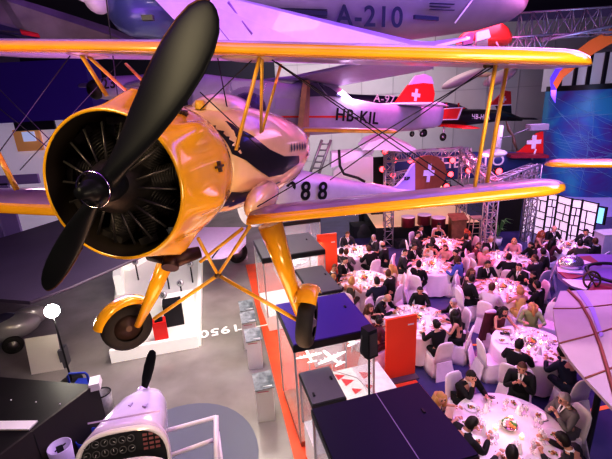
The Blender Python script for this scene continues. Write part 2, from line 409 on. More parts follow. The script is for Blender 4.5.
one(mb, 'black_curtain', mat('black_velvet', (.01,.008,.01), .9), 'tall black curtain between the stage truss and white partition', 'drape', origin=(a2+b2)/2)
for i, (px, py) in enumerate([(408,226),(424,224),(438,227)]):
    q = G(px, py, .82); t_ = thing('drum', ['round drum at the left of the stage deck','small drum in the middle of the stage deck','right hand drum on the stage deck'][i], 'drum', q, 'drums on the stage')
    mb = MB(); mb.lathe([(0,0),(.28,0),(.28,.4),(.29,.42),(0,.42)], q, n=20); build(mb, 'shell', mat('drum_maroon', (.25,.03,.05), .3), t_)
    mb = MB(); mb.lathe([(.29,.4),(.3,.42),(.27,.43),(0,.43)], q, n=20); build(mb, 'drum_head', WHITE, t_)
# truss gantry
TR = thing('stage_truss', 'silver lattice truss frame carrying red stage lamps', 'truss', G(437,250))
c1 = G(388,246); c2 = G(485,268); c3 = G(526,240); c4 = c1 + (c3-c1)*.62 + Vector((0,1.5,0))
hs = (3.95, 3.2, 3.2, 3.8)
for c, h in zip((c1, c2, c3, c4), hs):
    mb = MB(); truss(mb, c, c+Vector((0,0,h)), .34, .028); build(mb, 'truss_column', TRUSSM, TR)
for (p, h1), (q_, h2) in (((c1,3.78),(c4,3.65)), ((c4,3.5),(c2,3.05)), ((c2,3.05),(c3,3.05)), ((c1,2.9),(c1+Vector((2.2,1.5,0)),2.9))):
    mb = MB(); truss(mb, p+Vector((0,0,h1)), q_+Vector((0,0,h2)), .34, .028); build(mb, 'truss_beam', TRUSSM, TR)
for i, (px, py) in enumerate([(394,160),(410,160),(382,169),(393,175),(452,160),(450,174),(446,186),(498,171),(385,152),(468,170)]):
    q = P(px, py, 17.0 if px < 470 else 15.0)
    t = thing('stage_lamp', ['red stage lamp at the far left end of the rig', 'red stage lamp second from left on the top beam', 'red stage lamp outside the left truss column', 'red stage lamp under the left end of the top beam', 'red stage lamp right of the round brown rudder', 'lower red stage lamp right of the brown rudder', 'lowest red stage lamp right of the brown rudder', 'red stage lamp near the blue fuselage letter', 'topmost red stage lamp on left truss column', 'red stage lamp behind the yellow wing struts'][i], 'spotlight', q, 'red stage lamps')
    mb = MB(); mb.lathe([(.0,-.3),(.1,-.28),(.13,-.1),(.14,.08),(.13,.1)], q, X=(1,0,0), Y=(0,0,1), Z=(0,-1,0), n=12); build(mb, 'lamp_can', BLACK, t)
    mb = MB(); mb.lathe([(.0,.06),(.12,.07)], q, X=(1,0,0), Y=(0,0,1), Z=(0,-1,0), n=12); mb.ball(q+Vector((0,-.08,0)), .11, 8); build(mb, 'lamp_lens', emat('red_lens', (1,.06,.08), 7), t)
    mb = MB(); mb.tube([q+Vector((-.17,0,0)), q+Vector((-.17,0,.2)), q+Vector((.17,0,.2)), q+Vector((.17,0,0))], .015, 5); build(mb, 'yoke', BLACK, t)
# lectern, stool, stage boxes, loudspeakers, plant
q = G(456,243); t = thing('lectern', 'wooden lectern standing at the right end of the stage', 'lectern', q)
mb = MB(); mb.box(q+Vector((0,0,.55)), (.6,.45,1.1)); build(mb, 'body', mat('lectern_wood', (.42,.2,.1), .5, noise=.3), t)
mb = MB(); mb.box(q+Vector((0,-.02,1.15)), (.68,.55,.06), X=(1,0,0), Y=(0,.95,.3)); build(mb, 'reading_top', mat('lectern_wood', (.42,.2,.1)), t)
q = G(475,243); t = thing('bar_stool', 'tall pale wooden stool right of the lectern', 'stool', q)
mb = MB(); mb.box(q+Vector((0,0,1.12)), (.5,.45,.06)); build(mb, 'seat', mat('pale_wood', (.6,.42,.28), .5), t)
for sx in (-1, 1):
    for sy in (-1, 1): mb = MB(); mb.tube([q+Vector((sx*.28,sy*.25,0)), q+Vector((sx*.2,sy*.18,1.1))], .022, 6); build(mb, 'leg', mat('pale_wood', (.6,.42,.28)), t)
mb = MB()
for h_ in (.35,.75): mb.box(q+Vector((0,-.22,h_)), (.5,.03,.03)); mb.box(q+Vector((0,.22,h_)), (.5,.03,.03))
build(mb, 'stretcher', mat('pale_wood', (.6,.42,.28)), t)
def speaker(q, s, rot, label, group=None):
    t = thing('loudspeaker', label, 'loudspeaker', q, group); X = Vector((math.cos(rot), math.sin(rot), 0)); Y = Vector((-math.sin(rot), math.cos(rot), 0)); q = Vector(q)
    mb = MB(); mb.box(q+Vector((0,0,s[2]/2)), s, rot); build(mb, 'cabinet', mat('speaker_black', (.015,.015,.02), .6), t)
    mb = MB()
    for k, f in enumerate((.3,.72)): mb.lathe([(s[0]*.36*(1-.3*k),-.015),(s[0]*.3*(1-.3*k),.02),(.03,0)], q-Y*s[1]/2+Vector((0,0,s[2]*f)), X, (0,0,1), -Y, 16)
    build(mb, 'cone', mat('cone_grey', (.05,.05,.055), .4), t)
for i, (px, py, s) in enumerate([(362,235,(1.0,.8,.55)),(376,229,(.6,.6,1.3)),(402,246,(.7,.5,.3)),(366,222,(.6,.6,1.2)),(420,232,(.5,.4,.4))]):
    speaker(G(px, py), s, .1, ['wide black loudspeaker behind the table by the pillar', 'tall black loudspeaker left of the stage truss column', 'low black floor monitor at the stage front', 'black loudspeaker left of the taller stage loudspeaker', 'small black box on the lit stage deck'][i])
q = G(497,245); t = thing('potted_plant', 'small green plant at the foot of the truss column', 'plant', q)
mb = MB(); mb.lathe([(.0,0),(.14,0),(.18,.32),(.15,.32)], q, n=16); build(mb, 'pot', WHITE, t)
mb = MB(); random.seed(5)
for k in range(16):
    an = random.uniform(0, 2*PI); l = random.uniform(.4,.9); d = Vector((math.cos(an), math.sin(an), 0))
    p0 = q+Vector((0,0,.3)); p1 = p0+d*l*.3+Vector((0,0,l)); p2 = p0+d*l*.7+Vector((0,0,l*.9)); s_ = Vector((-d.y, d.x, 0))*.04
    mb.add([p0, p1-s_, p1+s_, p2], [(0,1,3,2)], 0)
build(mb, 'foliage', mat('plant_green', (.12,.3,.08), .5), t)

# roof truss top right
t = thing('ceiling_truss', 'pale triangular lattice truss under the ceiling at upper right', 'truss', P(560,30,13))
mb = MB(); truss(mb, P(518,27,13.5), P(640,20,12.5), .85, .035, 9, tri=True); build(mb, 'lattice', TRUSSM, t)
mb = MB(); truss(mb, P(505,46,12.5), P(548,42,12.5), .4, .03, 5); build(mb, 'cross_lattice', TRUSSM, t)
mb = MB(); mb.tube([P(541,41,12.8), P(640,20,12.3)], .05, 6); build(mb, 'lower_tube', TRUSSM, t)

# ================================================================== THE YELLOW BIPLANE
yaw, pit, bank = .188, -.028, -.075
o_ = Vector((-1.604,2.883,5.529)); a_ = Vector((math.sin(yaw)*math.cos(pit), math.cos(yaw)*math.cos(pit), math.sin(pit)))
B = Fr(o_, a_, bank)
BP = thing('yellow_biplane', 'large yellow radial engine biplane hanging with its propeller toward the viewer', 'aeroplane', B.pt(0,2.2,-2.5))
# cowling: ring of nine helmeted bumps
hx, hy, hz = B.ray(110, 188, y=.38)
def cowl_r(th, y): return 1 + .2*max(0, math.cos(7*(th - PI/2)))**1.5 * max(0, 1-abs(y-.86)/.42)
mb = MB(); N = 96
mb.lathe([(.608,.40),(.622,.385),(.64,.41),(.65,.47),(.658,.55),(.665,.64),(.67,.73),(.675,.82),(.68,.92),(.685,1.02),(.69,1.12),(.69,1.25),(.675,1.4),(.66,1.48),(.6,1.5)], B.pt(hx,0,hz), B.w, B.u, B.a, N, rfn=cowl_r)
build(mb, 'engine_cowling', YEL, BP)
mb = MB(); mb.lathe([(.6,1.49),(.59,1.3),(.59,.62),(.595,.5),(.607,.402)], B.pt(hx,0,hz), B.w, B.u, B.a, 64); build(mb, 'cowling_liner', mat('liner_dark', (.03,.018,.01), .5), BP)
mb = MB()
for k in range(3):
    an = math.radians((10, 60, 200)[k]); r = .70
    c = B.pt(hx+math.cos(an)*r, 1.05, hz+math.sin(an)*r); mb.box(c, (.03,.16,.02), X=B.w*math.cos(an)+B.u*math.sin(an), Y=B.a)
    mb.box(c, (.03,.03,.1), X=B.w*math.cos(an)+B.u*math.sin(an), Y=B.a); build(mb, 'cowling_latch', mat('dark_bronze', (.1,.06,.03), .5), BP); mb = MB()
0 and build(mb, 'cowling_latch', mat('dark_bronze', (.1,.06,.03), .4, .6), BP)
# engine
EN = mat('engine_dark', (.055,.042,.035), .45, .5, noise=.4, nscale=14)
mb = MB(); mb.lathe([(0,.12),(.1,.13),(.14,.25),(.2,.34),(.24,.45),(.24,.75),(.3,.8),(.3,1.1),(0,1.1)], B.pt(hx,0,hz), B.w, B.u, B.a, 28)
eng = build(mb, 'engine_crankcase', EN, BP)
for k in range(9):
    an = PI/2 + 2*PI*k/9; R_ = B.w*math.cos(an)+B.u*math.sin(an); T = B.a.cross(R_)
    mb = MB(); prof = []
    for j in range(11): prof += [(.115,.24+j*.026),(.115,.25+j*.026),(.095,.252+j*.026),(.095,.264+j*.026)]
    prof += [(.09,.53),(.0,.54)]
    mb.lathe(prof, B.pt(hx,.72,hz), T, B.a, R_, 14); mb.box(B.pt(hx,.66,hz)+R_*.53, (.2,.16,.06), X=T, Y=B.a)
    cy = build(mb, 'engine_cylinder', EN, BP)
    mb = MB()
    for s in (-1, 1): mb.tube([B.pt(hx,.42,hz)+R_*.2+T*s*.03, B.pt(hx,.5,hz)+R_*.52+T*s*.09], .011, 6)
    build(mb, 'pushrod', mat('pushrod_steel', (.12,.10,.09), .4, .7), cy)
mb = MB()
for k in range(9):
    an = PI/2 + 2*PI*(k+.5)/9; R_ = B.w*math.cos(an)+B.u*math.sin(an)
    mb.tube([B.pt(hx,.95,hz)+R_*.2, B.pt(hx,.8,hz)+R_*.35, B.pt(hx,.85,hz)+R_*.52], .028, 8)
build(mb, 'intake_pipe', EN, BP)
mb = MB(); mb.lathe([(0,1.15),(.56,1.15),(.56,1.2),(0,1.2)], B.pt(hx,0,hz), B.w, B.u, B.a, 32); build(mb, 'firewall', mat('firewall_dark', (.03,.02,.018), .6), BP)
# propeller
PROP = mat('propeller_grey', (.012,.012,.014), .4, .0, coat=.0, noise=.35, nscale=3, spec=.22)
hub = Vector((*B.ray(92, 190, y=0),))
mb = MB()
H0 = B.pt(*hub)
mb.lathe([(.0,-.13),(.045,-.13),(.05,-.06),(.075,-.05),(.085,.0),(.115,.03),(.125,.2),(.1,.3),(0,.34)], H0, B.w, B.u, B.a, 32)
hubo = build(mb, 'propeller_hub', PROP, BP)
mb = MB(); mb.lathe([(.128,-.005),(.134,-.02),(.139,-.005),(.134,.01),(.128,-.005)], H0+B.a*.02, B.w, B.u, B.a, 40); build(mb, 'hub_ring', mat('chrome', (.85,.83,.85), .12, 1.0), hubo)
def blade(tippx, L=None, sc=1.0, k=1):
    t = Vector(B.ray(*tippx, y=-.02)) ; d = (t-hub); ln = L or d.length; d.normalize()
    D_ = (B.w*d.x + B.a*d.y + B.u*d.z).normalized(); S = D_.cross(B.a).normalized(); rings = []
    prof = [(0.05,.15,.075,.9),(.10,.17,.07,.8),(.18,.20,.06,.65),(.28,.25,.05,.52),(.40,.30,.042,.42),(.52,.33,.036,.36),(.64,.34,.03,.3),(.76,.33,.024,.25),(.86,.29,.019,.22),(.93,.23,.015,.2),(.97,.16,.011,.2),(.992,.09,.008,.2),(1.0,.03,.005,.2)]
    for f, ch, th, tw in prof:
        ch *= sc; c = H0 + D_*ln*f + B.a*.12 - S*ch*.06; X = S*math.cos(tw*k) + B.a*math.sin(tw*k); Y = -S*math.sin(tw*k) + B.a*math.cos(tw*k)
        rings.append([c + X*math.cos(2*PI*i/20)*ch/2 + Y*math.sin(2*PI*i/20)*th for i in range(20)])
    mb = MB(); mb.loft(rings, True); b = build(mb, 'propeller_blade', PROP, BP)
    edge = []
    for j, (f, ch, th, tw) in enumerate(prof[5:]):
        edge.append(rings[j+5][0])
    mb = MB(); mb.tube(edge, .008, 6); build(mb, 'blade_edge', mat('worn_edge', (.16,.07,.045), .5, .5, noise=.4, nscale=20), b)
blade((203, -3), sc=1.22)
blade((34, 296), sc=.56, k=1)
# fuselage
mb = MB()
fx = hx
BST = [(1.78,.56,.5,-.58,2.1,0),(1.9,.61,.6,-.62,2.3,.02),(2.2,.68,.68,-.66,2.4,.06),(2.7,.77,.7,-.68,2.4,.16),(3.4,.84,.62,-.6,2.3,.26),(4.0,.78,.5,-.46,2.3,.3),(4.8,.58,.42,-.34,2.2,.32),(5.6,.4,.36,-.25,2.2,.33),(6.6,.22,.26,-.12,2.1,.33),(7.6,.08,.18,-.02,2,.33),(8.0,.03,.14,.02,2,.33)]
mb.loft([B.ring(y, hw, hz+tp, hz+bt, ex, x=fx+xo) for y, hw, tp, bt, ex, xo in BST], True)
build(mb, 'fuselage', mat('cream_fuselage', (.88,.62,.30), .22, coat=.8, noise=.15, nscale=2), BP)
mb = MB(); B.fuse(mb, [(1.22,.5,hz+.44,hz-.48,2),(1.5,.5,hz+.46,hz-.5,2),(1.8,.53,hz+.48,hz-.55,2)], x=fx); build(mb, 'accessory_bay', mat('bay_dark', (.035,.022,.02), .4), BP)
mb = MB()
for s in (-1, 1):
    for i in range(4): mb.tube([B.pt(fx+s*.42, 1.2, hz+.3-i*.2), B.pt(fx+s*.5, 1.4, hz+.22-i*.15), B.pt(fx+s*.52,1.6,hz+.2-i*.18)], .025, 6)
build(mb, 'bay_pipe', mat('pipe_metal', (.3,.22,.2), .3, .8), BP)
# dark sweeping band on the sides
def side_patch(pts, name, m, s=1, off=.012):
    """pts: (y, upper z frac, lower z frac) laid over the fuselage side"""
    st = BST
    def at(y, zf):
        for i in range(len(st)-1):
            if st[i][0] <= y <= st[i+1][0]:
                k = (y-st[i][0])/(st[i+1][0]-st[i][0]); hw, tp, bt, ex, xo = [st[i][j]*(1-k)+st[i+1][j]*k for j in range(1, 6)]
                h = (tp-bt)/2; sy = max(-.98, min(.98, zf)); cx = (1-abs(sy)**ex)**(1/ex)
                return B.pt(fx + xo + s*(hw*cx+off), y, hz + (tp+bt)/2 + h*sy)
        return B.pt(fx, y, hz)
    rows = [[at(y, lo + (hi-lo)*j/6) for j in range(7)] for y, hi, lo in pts]
    mb = MB(); mb.loft(rows, False, closed=False); return build(mb, name, m, BP)
DK = mat('dark_stripe', (.022,.018,.02), .3, coat=.5)
for s in (-1, 1):
    side_patch([(1.79,.97,.35),(1.95,.82,.12),(2.15,.5,-.1),(2.4,.22,-.3),(2.7,.05,-.3),(3.1,.0,-.2),(3.7,-.05,-.1)], 'cheat_stripe', DK, s)
    side_patch([(1.79,-.45,-.85),(1.95,-.5,-.8),(2.15,-.5,-.7),(2.4,-.48,-.56),(2.7,-.44,-.46)], 'cheat_stripe', DK, s)
mb = MB()
for i_ in range(5):
    for z_ in (.28,.2): pass
for s in (1,):
    for i_ in range(7): side_patch([(2.9+i_*.09,.20,.10),(2.94+i_*.09,.30,.16)], 'side_lettering', DK, s, .016)
# raised windscreens, cockpits and headrest
mb = MB(); mb.ball(B.pt(fx+.14,2.6,hz+.62), (.34,.6,.2), 12, X=B.w, Y=B.a, Z=B.u); build(mb, 'front_cockpit_fairing', CREAM, BP)
mb = MB(); mb.ball(B.pt(fx+.3,3.2,hz+.66), (.24,.3,.2), 10, X=B.w, Y=B.a, Z=B.u); build(mb, 'cockpit_opening', mat('cockpit_dark', (.02,.01,.03), .4), BP)
mb = MB(); c = B.pt(fx,2.15,hz+.78); mb.loft([[B.pt(fx+.28+.28*math.cos(t), 2.95+z*.25, hz+.72+z*.28) + B.a*(-.14*math.sin(t)) for t in [PI*i/10 for i in range(11)]] for z in (0,.5,1)], False, closed=False); build(mb, 'windscreen', GLASS, BP)
mb = MB(); mb.lathe([(.0,.1),(.05,.1),(.06,.06),(.06,0)], B.pt(fx+.1,2.0,hz+.62), B.w, B.a, B.u, 16); build(mb, 'filler_cap', YELM, BP)
mb = MB(); mb.lathe([(.0,.12),(.03,.12),(.035,.05),(.02,.0)], B.pt(fx,1.35,hz+.7), B.w, B.a, B.u, 12); build(mb, 'filler_neck', mat('hub_metal', (.35,.33,.33), .35, .8), BP)
# fin and rudder, stabilizer
TLp = B.ray(306, 131, y=7.9)
mb = MB(); yt, zt_ = 7.55, TLp[2]
fin = [(7.0,zt_-.02),(7.25,zt_+.5),(7.5,zt_+1.05),(7.7,zt_+1.22),(7.95,zt_+1.2),(8.1,zt_+.95),(8.15,zt_+.2),(8.1,zt_-.15),(7.6,zt_-.2)]
mb.prism([B.pt(TLp[0], y, z) for y, z in fin], B.w*.13); build(mb, 'rudder', mat('rudder_cream', (.5,.3,.16), .4, noise=.2), BP)
mb = MB()
wing(mb, B.pt(TLp[0],6.9,zt_+.05), B.pt(TLp[0],7.9,zt_+.02), B.pt(TLp[0]+2.3,7.2,zt_+.08), B.pt(TLp[0]+2.3,7.8,zt_+.06), B.u, .09, 6, edge=1)
wing(mb, B.pt(TLp[0],6.9,zt_+.05), B.pt(TLp[0],7.9,zt_+.02), B.pt(TLp[0]-2.3,7.2,zt_+.08), B.pt(TLp[0]-2.3,7.8,zt_+.06), B.u, .09, 6, edge=1)
build(mb, 'tailplane', [FAB, YELM], BP)
# wings, placed along their leading edges
yU, yL = 1.42, 1.25
le_l = B.ray(-70, 47, y=yU); le_c = B.ray(200, 50, y=yU-.03); le_r = B.ray(614, 62, y=yU)
def up_te(p, c=1.28, dz=.03): return B.pt(p[0], p[1]+c, p[2]+dz)
mb = MB()
wing(mb, B.pt(*le_c), up_te(le_c), B.pt(*le_r), up_te(le_r, 1.1), B.u, .12, 9, edge=1)
wing(mb, B.pt(*le_c), up_te(le_c), B.pt(*le_l), up_te(le_l), B.u, .12, 7, edge=1, tip=False)
build(mb, 'upper_wing', [FAB, YEL], BP)
mb = MB()
rr = B.ray(246, 224, y=yL); rt = B.ray(584, 191, y=yL+.1)
wing(mb, B.pt(*rr), B.pt(rr[0]-.02, rr[1]+1.3, rr[2]-.1), B.pt(*rt), B.pt(rt[0], rt[1]+1.1, rt[2]-.08), B.u, .11, 9, edge=1)
lwR = build(mb, 'lower_wing', [mat('wing_fabric_purple_lit', (.34,.22,.33), .3, noise=.12, nscale=2.5, coat=.4), YEL], BP); mb = MB()  # wing fabric again, darker, with the purple light in its colour
ll = B.ray(80, 216, y=yL+.15); lt = B.ray(-90, 208, y=yL+.15)
wing(mb, B.pt(*ll), B.pt(ll[0], ll[1]+1.3, ll[2]+.1), B.pt(*lt), B.pt(lt[0], lt[1]+1.15, lt[2]+.03), B.u, .14, 6, edge=1, tip=False)
build(mb, 'lower_wing', [mat('wing_fabric_purple_lit', (.34,.22,.33), .3, noise=.12, nscale=2.5, coat=.4), YEL], BP); lw = lwR
mb = MB()
for i in range(6): x = rr[0]+.2+i*.06; mb.box(B.pt(x, rr[1]+.5, rr[2]+.07-.002*i), (.025,.3,.006), X=B.w, Y=B.a)
build(mb, 'walkway_strips', DK, lw)
# wing root fairing
mb = MB(); mb.loft([[B.pt(fx+.42,y,hz-.35+.0) for y in (1.5,)]*1 + [B.pt(fx+.5,1.5,hz-.25)]]*1, False) if 0 else None
mb.ball(B.pt(rr[0]-.03, rr[1]+.75, rr[2]+.1), (.14,.6,.2), 10, X=B.w, Y=B.a, Z=B.u); build(mb, 'root_fairing', mat('cream_fuselage', (.88,.62,.30)), BP)
def strut(p, q, w=.035, name='wing_strut', m=YELM, fl=.55, wa=None):
    mb = MB(); mb.tube([p, q], wa or w, 10, flat=fl, fdir=B.a); return build(mb, name, m, BP)
def bp(px, py, y): return B.pr(px, py, y=y)
strut(bp(496,62,yU+.3), bp(473,197,yL+.35), .034); strut(bp(508,60,yU+.95), bp(486,188,yL+.9), .04)
mb = MB(); mb.tube([bp(468,190,yL+.5), bp(480,197,yL+.45), bp(495,194,yL+.5)], [.02,.035,.02], 8)
mb.tube([bp(485,66,yU+.3), bp(500,63,yU+.5), bp(512,64,yU+.6)], [.02,.03,.02], 8); build(mb, 'strut_fitting', mat('dark_bronze', (.1,.06,.03)), BP)
# cabane struts
strut(bp(260,57,yU+.15), bp(236,150,1.55), .034, 'cabane_strut'); strut(bp(262,58,yU+.2), bp(261,132,2.2), .03, 'cabane_strut'); strut(bp(281,64,yU+.85), bp(262,132,2.25), .03, 'cabane_strut')
strut(bp(82,56,yU+.15), bp(107,96,1.6), .034, 'cabane_strut'); strut(bp(88,56,yU+.2), bp(134,98,2.0), .03, 'cabane_strut'); strut(bp(126,64,yU+.85), bp(146,84,2.2), .03, 'cabane_strut')
strut(bp(-4,150,yL+.4), bp(17,190,yL+.4), .04); 
mb = MB(); mb.ball(B.pt(*B.ray(248,57,y=yU+.3)), (.3,.25,.05), 8, X=B.w, Y=B.a, Z=B.u); build(mb, 'cabane_fairing', CREAM, BP); mb = MB(); mb.ball(B.pt(*B.ray(88,54,y=yU+.3)), (.2,.25,.05), 8, X=B.w, Y=B.a, Z=B.u); build(mb, 'cabane_fairing', CREAM, BP)
# wires
def wire(p, q, r=.006, name='bracing_wire', par=BP, m=CABLE): mb = MB(); mb.tube([p, q], r, 5); return build(mb, name, m, par)
for a in ((498,64,yU+.3, 245,214,1.5),(493,63,yU+.9,330,180,2.4),(276,62,yU+.5,478,196,yL+.4),(272,60,yU+.3,466,196,yL+.7),(70,56,yU+.2,-20,178,yL+.3),(122,60,yU+.5,20,170,yL+.8),(-20,70,yU+.6,60,150,2.0),(-30,85,yU+.4,70,165,1.9),(252,60,yU+.2,200,110,1.6),(200,92,1.5,262,150,1.6)):
    wire(bp(a[0],a[1],a[2]), bp(a[3],a[4],a[5]))
# undercarriage
mb = MB(); pts = [bp(270,224,1.75), bp(284,265,1.75), bp(300,314,1.72)]
mb.tube(pts, [.17,.125,.07], 16, flat=.85, fdir=B.a); ug = build(mb, 'undercarriage_leg', CREAM if 0 else YEL, BP)
mb = MB(); mb.tube([bp(299,305,1.73), bp(303,328,1.7)], .06, 12); build(mb, 'leg_boot', BLACK, ug)
mb = MB(); mb.tube([bp(166,262,1.7), bp(152,296,1.7), bp(138,325,1.7)], [.12,.1,.06], 14, flat=.8, fdir=B.a); build(mb, 'undercarriage_leg', YEL, BP)
node = bp(218,275,1.75)
for a in ((198,238,1.5),(250,226,1.6),(154,319,1.7),(297,320,1.7)): strut(node, bp(*a), .02 if a[1] < 300 else .024, 'spreader_bar', fl=1)
strut(bp(243,228,1.7), bp(200,262,1.6), .02, 'spreader_bar', fl=1)
mb = MB(); mb.ball(node, .045, 8); build(mb, 'spreader_joint', mat('dark_bronze', (.1,.06,.03)), BP)
wheel(BP, bp(307,322,1.75), B.w, .31, .19)
wc = bp(307,316,1.75)
mb = MB(); rings = []
for t in [PI*.15 + PI*.57*i/12 for i in range(13)]:
    rings.append([wc + B.a*math.cos(t)*.33 + B.u*math.sin(t)*.33 + (B.w*math.cos(s_)*.135 + (B.a*math.cos(t)+B.u*math.sin(t))*math.sin(s_)*.07) for s_ in [PI*j/8 for j in range(9)]])
mb.loft(rings, False, closed=False); build(mb, 'wheel_fender', YEL, BP)
w2 = bp(127,326,1.75); ax2 = (B.w*.72 - B.a*.68 + B.u*.12).normalized(); al2 = (B.a - ax2*B.a.dot(ax2)).normalized()
wheel(BP, w2, ax2, .33, .2, hub=mat('hub_brown', (.07,.04,.03), .4, .3))
mb = MB(); rings = []
for t in [PI*.1 + PI*.62*i/12 for i in range(13)]:
    R_ = -al2*math.cos(t) + B.u*math.sin(t)
    rings.append([w2 + R_*.35 + ax2*math.cos(s_)*.16 + R_*math.sin(s_)*.08 for s_ in [PI*j/8 for j in range(9)]])
mb.loft(rings, False, closed=False); build(mb, 'wheel_fender', YEL, BP)
# exhaust
mb = MB(); mb.tube([bp(150,254,1.0), bp(176,259,.95), bp(200,252,1.1)], [.07,.09,.06], 14); mb.tube([bp(172,256,.95), bp(170,268,.85)], [.08,.085], 14)
build(mb, 'exhaust_pipe', mat('exhaust_brown', (.06,.025,.02), .45, .5), BP)
# hang cables
wire(P(104,-20,3.9), bp(118,100,2.0), .007, 'hang_cable'); wire(P(203,-20,3.9), bp(228,112,2.2), .007, 'hang_cable')

# ================================================================== OTHER HANGING AIRCRAFT
PURW = mat('airframe_violet_lit', (.78,.66,.9), .35, noise=.06, coat=.3)  # pale airframe with the purple lighting put into its colour
SIL = mat('silver_fuselage', (.34,.32,.36), .42, .3, noise=.12, nscale=2)
def lettering(s, fr, px, py, x, h, m, par, name='registration', off=.02):
    c = fr.pr(px, py, x=x); return text(s, c + fr.w*(math.copysign(off, x)), fr.a, fr.u, h, m, name, par, .004, .008)
# --- HB-KIL
def frame2(n, t, bank=0):
    return Fr(n, Vector(t)-Vector(n), bank)
n0, t0 = P(195,92,9.2), P(440,121,13.2)
K = frame2(n0, t0)
near = 1 if (CAM - (n0+t0)/2).dot(K.w) > 0 else -1
t = thing('high_wing_monoplane', 'white high wing aeroplane lettered HB-KIL with red tail behind the biplane', 'aeroplane', n0)
mb = MB(); K.fuse_px(mb, [(190,78,108,.25,2.2),(205,74,118,.42,2.4),(235,78,132,.48,2.8),(290,84,136,.5,3.2),(300,80,136,.5,3.2),(318,79,135,.5,3.2),(332,86,134,.48,3),(346,98,133,.46,3),(380,104,133,.36,2.8),(410,105,131,.3,2.8),(434,105,128,.2,2.8),(440,106,126,.14,2.6)])
f = build(mb, 'fuselage', mat('white_violet_lit', (.46,.40,.56), .45, noise=.08), t)  # white paint, toned down with the violet light in its colour
side = near*.5
mb = MB()
for q in ([(300,97),(303,84),(316,82),(326,96)], [(328,96),(319,83),(330,88),(342,97)]): K.plate(mb, q, x=near*.48, th=.06)
build(mb, 'cabin_window', mat('cabin_glass', (.12,.1,.2), .1, .2), f)
mb = MB(); K.plate(mb, [(228,116),(346,116),(346,117.6),(228,117.6)], x=near*.5, th=.02); build(mb, 'red_stripe', RED, f)
mb = MB(); K.plate(mb, [(275,98),(295,99),(295,110),(275,109)], x=near*.5, th=.02); build(mb, 'cowling_louvre', mat('louvre_lav', (.45,.35,.6), .4), f)
lettering('HB-KIL', K, 357, 117, near*.5, .32, BLACK, f, off=.03)
mb = MB(); K.plate(mb, [(394,104),(408,85),(422,83),(432,84),(434,94),(432,106),(425,108)], th=.07); K.plate(mb, [(409,85),(415,76),(424,74),(431,77),(433,84)], th=.07, mi=1)
fn = build(mb, 'tail_fin', [RED, mat('pale_blue', (.5,.5,.75), .5)], t)
cross(fn, K.pr(416,95,x=near*.05), K.a, K.u, .36, WHITE)
mb = MB(); w0 = K.ray(400, 105, x=0)
for s in (-1, 1): wing(mb, K.pt(0,w0[1]-.3,w0[2]), K.pt(0,w0[1]+.7,w0[2]), K.pt(s*1.5,w0[1],w0[2]), K.pt(s*1.5,w0[1]+.6,w0[2]), K.u, .07, 4)
build(mb, 'tailplane', PURW, t)
mb = MB(); w0 = K.ray(300, 80, x=0)
for s in (-1, 1): wing(mb, K.pt(0,w0[1]-.3,w0[2]), K.pt(0,w0[1]+1.1,w0[2]-.04), K.pt(s*4.0,w0[1]-.3,w0[2]+.08), K.pt(s*4.0,w0[1]+.9,w0[2]+.08), K.u, .12, 6)
build(mb, 'wing', mat('white_violet_lit', (.46,.40,.56)), t)
for px in (412, 422):
    q = K.pr(px, 134, x=(px-417)*.03); mb = MB(); mb.tube([K.pr(414,124,x=0), q], .025, 6); build(mb, 'tail_strut', SILVER, t)
    wheel(t, q, K.w, .09, .06, name='tail_wheel')
mb = MB(); mb.lathe([(0,-.3),(.1,-.2),(.2,0)], n0, K.w, K.u, K.a, 16); build(mb, 'spinner', SILVER, t)
wire(P(433,70,13), P(436,30,13), .008, 'hang_cable', t)
# --- A-97 dark aircraft behind it
n1, t1 = P(300,98,17), P(420,107,17.5); A97 = frame2(n1, t1); nr = 1 if (CAM-n1).dot(A97.w) > 0 else -1
t = thing('dark_aeroplane', 'dark navy fuselage lettered A-97 behind the white monoplane', 'aeroplane', n1)
mb = MB(); A97.fuse_px(mb, [(300,88,120,.4,2.5),(350,94,118,.5,2.5),(390,96,116,.4,2.5),(425,99,112,.2,2.2)]); f = build(mb, 'fuselage', mat('navy_dark', (.03,.03,.07), .4), t)
lettering('A-97', A97, 384, 99, nr*.52, .30, WHITE, f, off=.06)
mb = MB(); w0 = A97.ray(340, 105, x=0)
for s in (-1, 1): wing(mb, A97.pt(0,w0[1]-.6,w0[2]-.3), A97.pt(0,w0[1]+.9,w0[2]-.3), A97.pt(s*3,w0[1]-.3,w0[2]), A97.pt(s*3,w0[1]+.6,w0[2]), A97.u, .14, 4)
build(mb, 'wing', mat('navy_dark', (.03,.03,.07)), t)
# --- black and red trainer
n1, t1 = P(385,112,16.5), P(522,118,20); T7 = frame2(n1, t1); nr = 1 if (CAM-n1).dot(T7.w) > 0 else -1
t = thing('black_trainer_aeroplane', 'black aeroplane with red cockpit side and red cross marked tail', 'aeroplane', n1)
mb = MB(); T7.fuse_px(mb, [(388,108,120,.2,2),(400,104,124,.4,2.2),(428,109,124,.5,2.4),(460,109,126,.5,2.4),(478,109,124,.4,2.4),(500,110,121,.25,2.2),(512,114,121,.12,2),(522,118,121,.04,2)])
f = build(mb, 'fuselage', mat('trainer_black', (.02,.015,.018), .3, coat=.5), t)
mb = MB(); T7.plate(mb, [(425,110),(462,108),(457,119),(425,120)], x=nr*.5, th=.03); build(mb, 'side_panel', RED, f)
mb = MB(); T7.plate(mb, [(424,109.4),(463,107),(463,108),(424,110.4)], x=nr*.53, th=.03); T7.plate(mb, [(463,107),(458,120),(456.6,120),(461.5,107)], x=nr*.53, th=.03); T7.plate(mb, [(424,119.4),(458,118.8),(458,120),(424,120.4)], x=nr*.53, th=.03); build(mb, 'panel_border', WHITE, f)
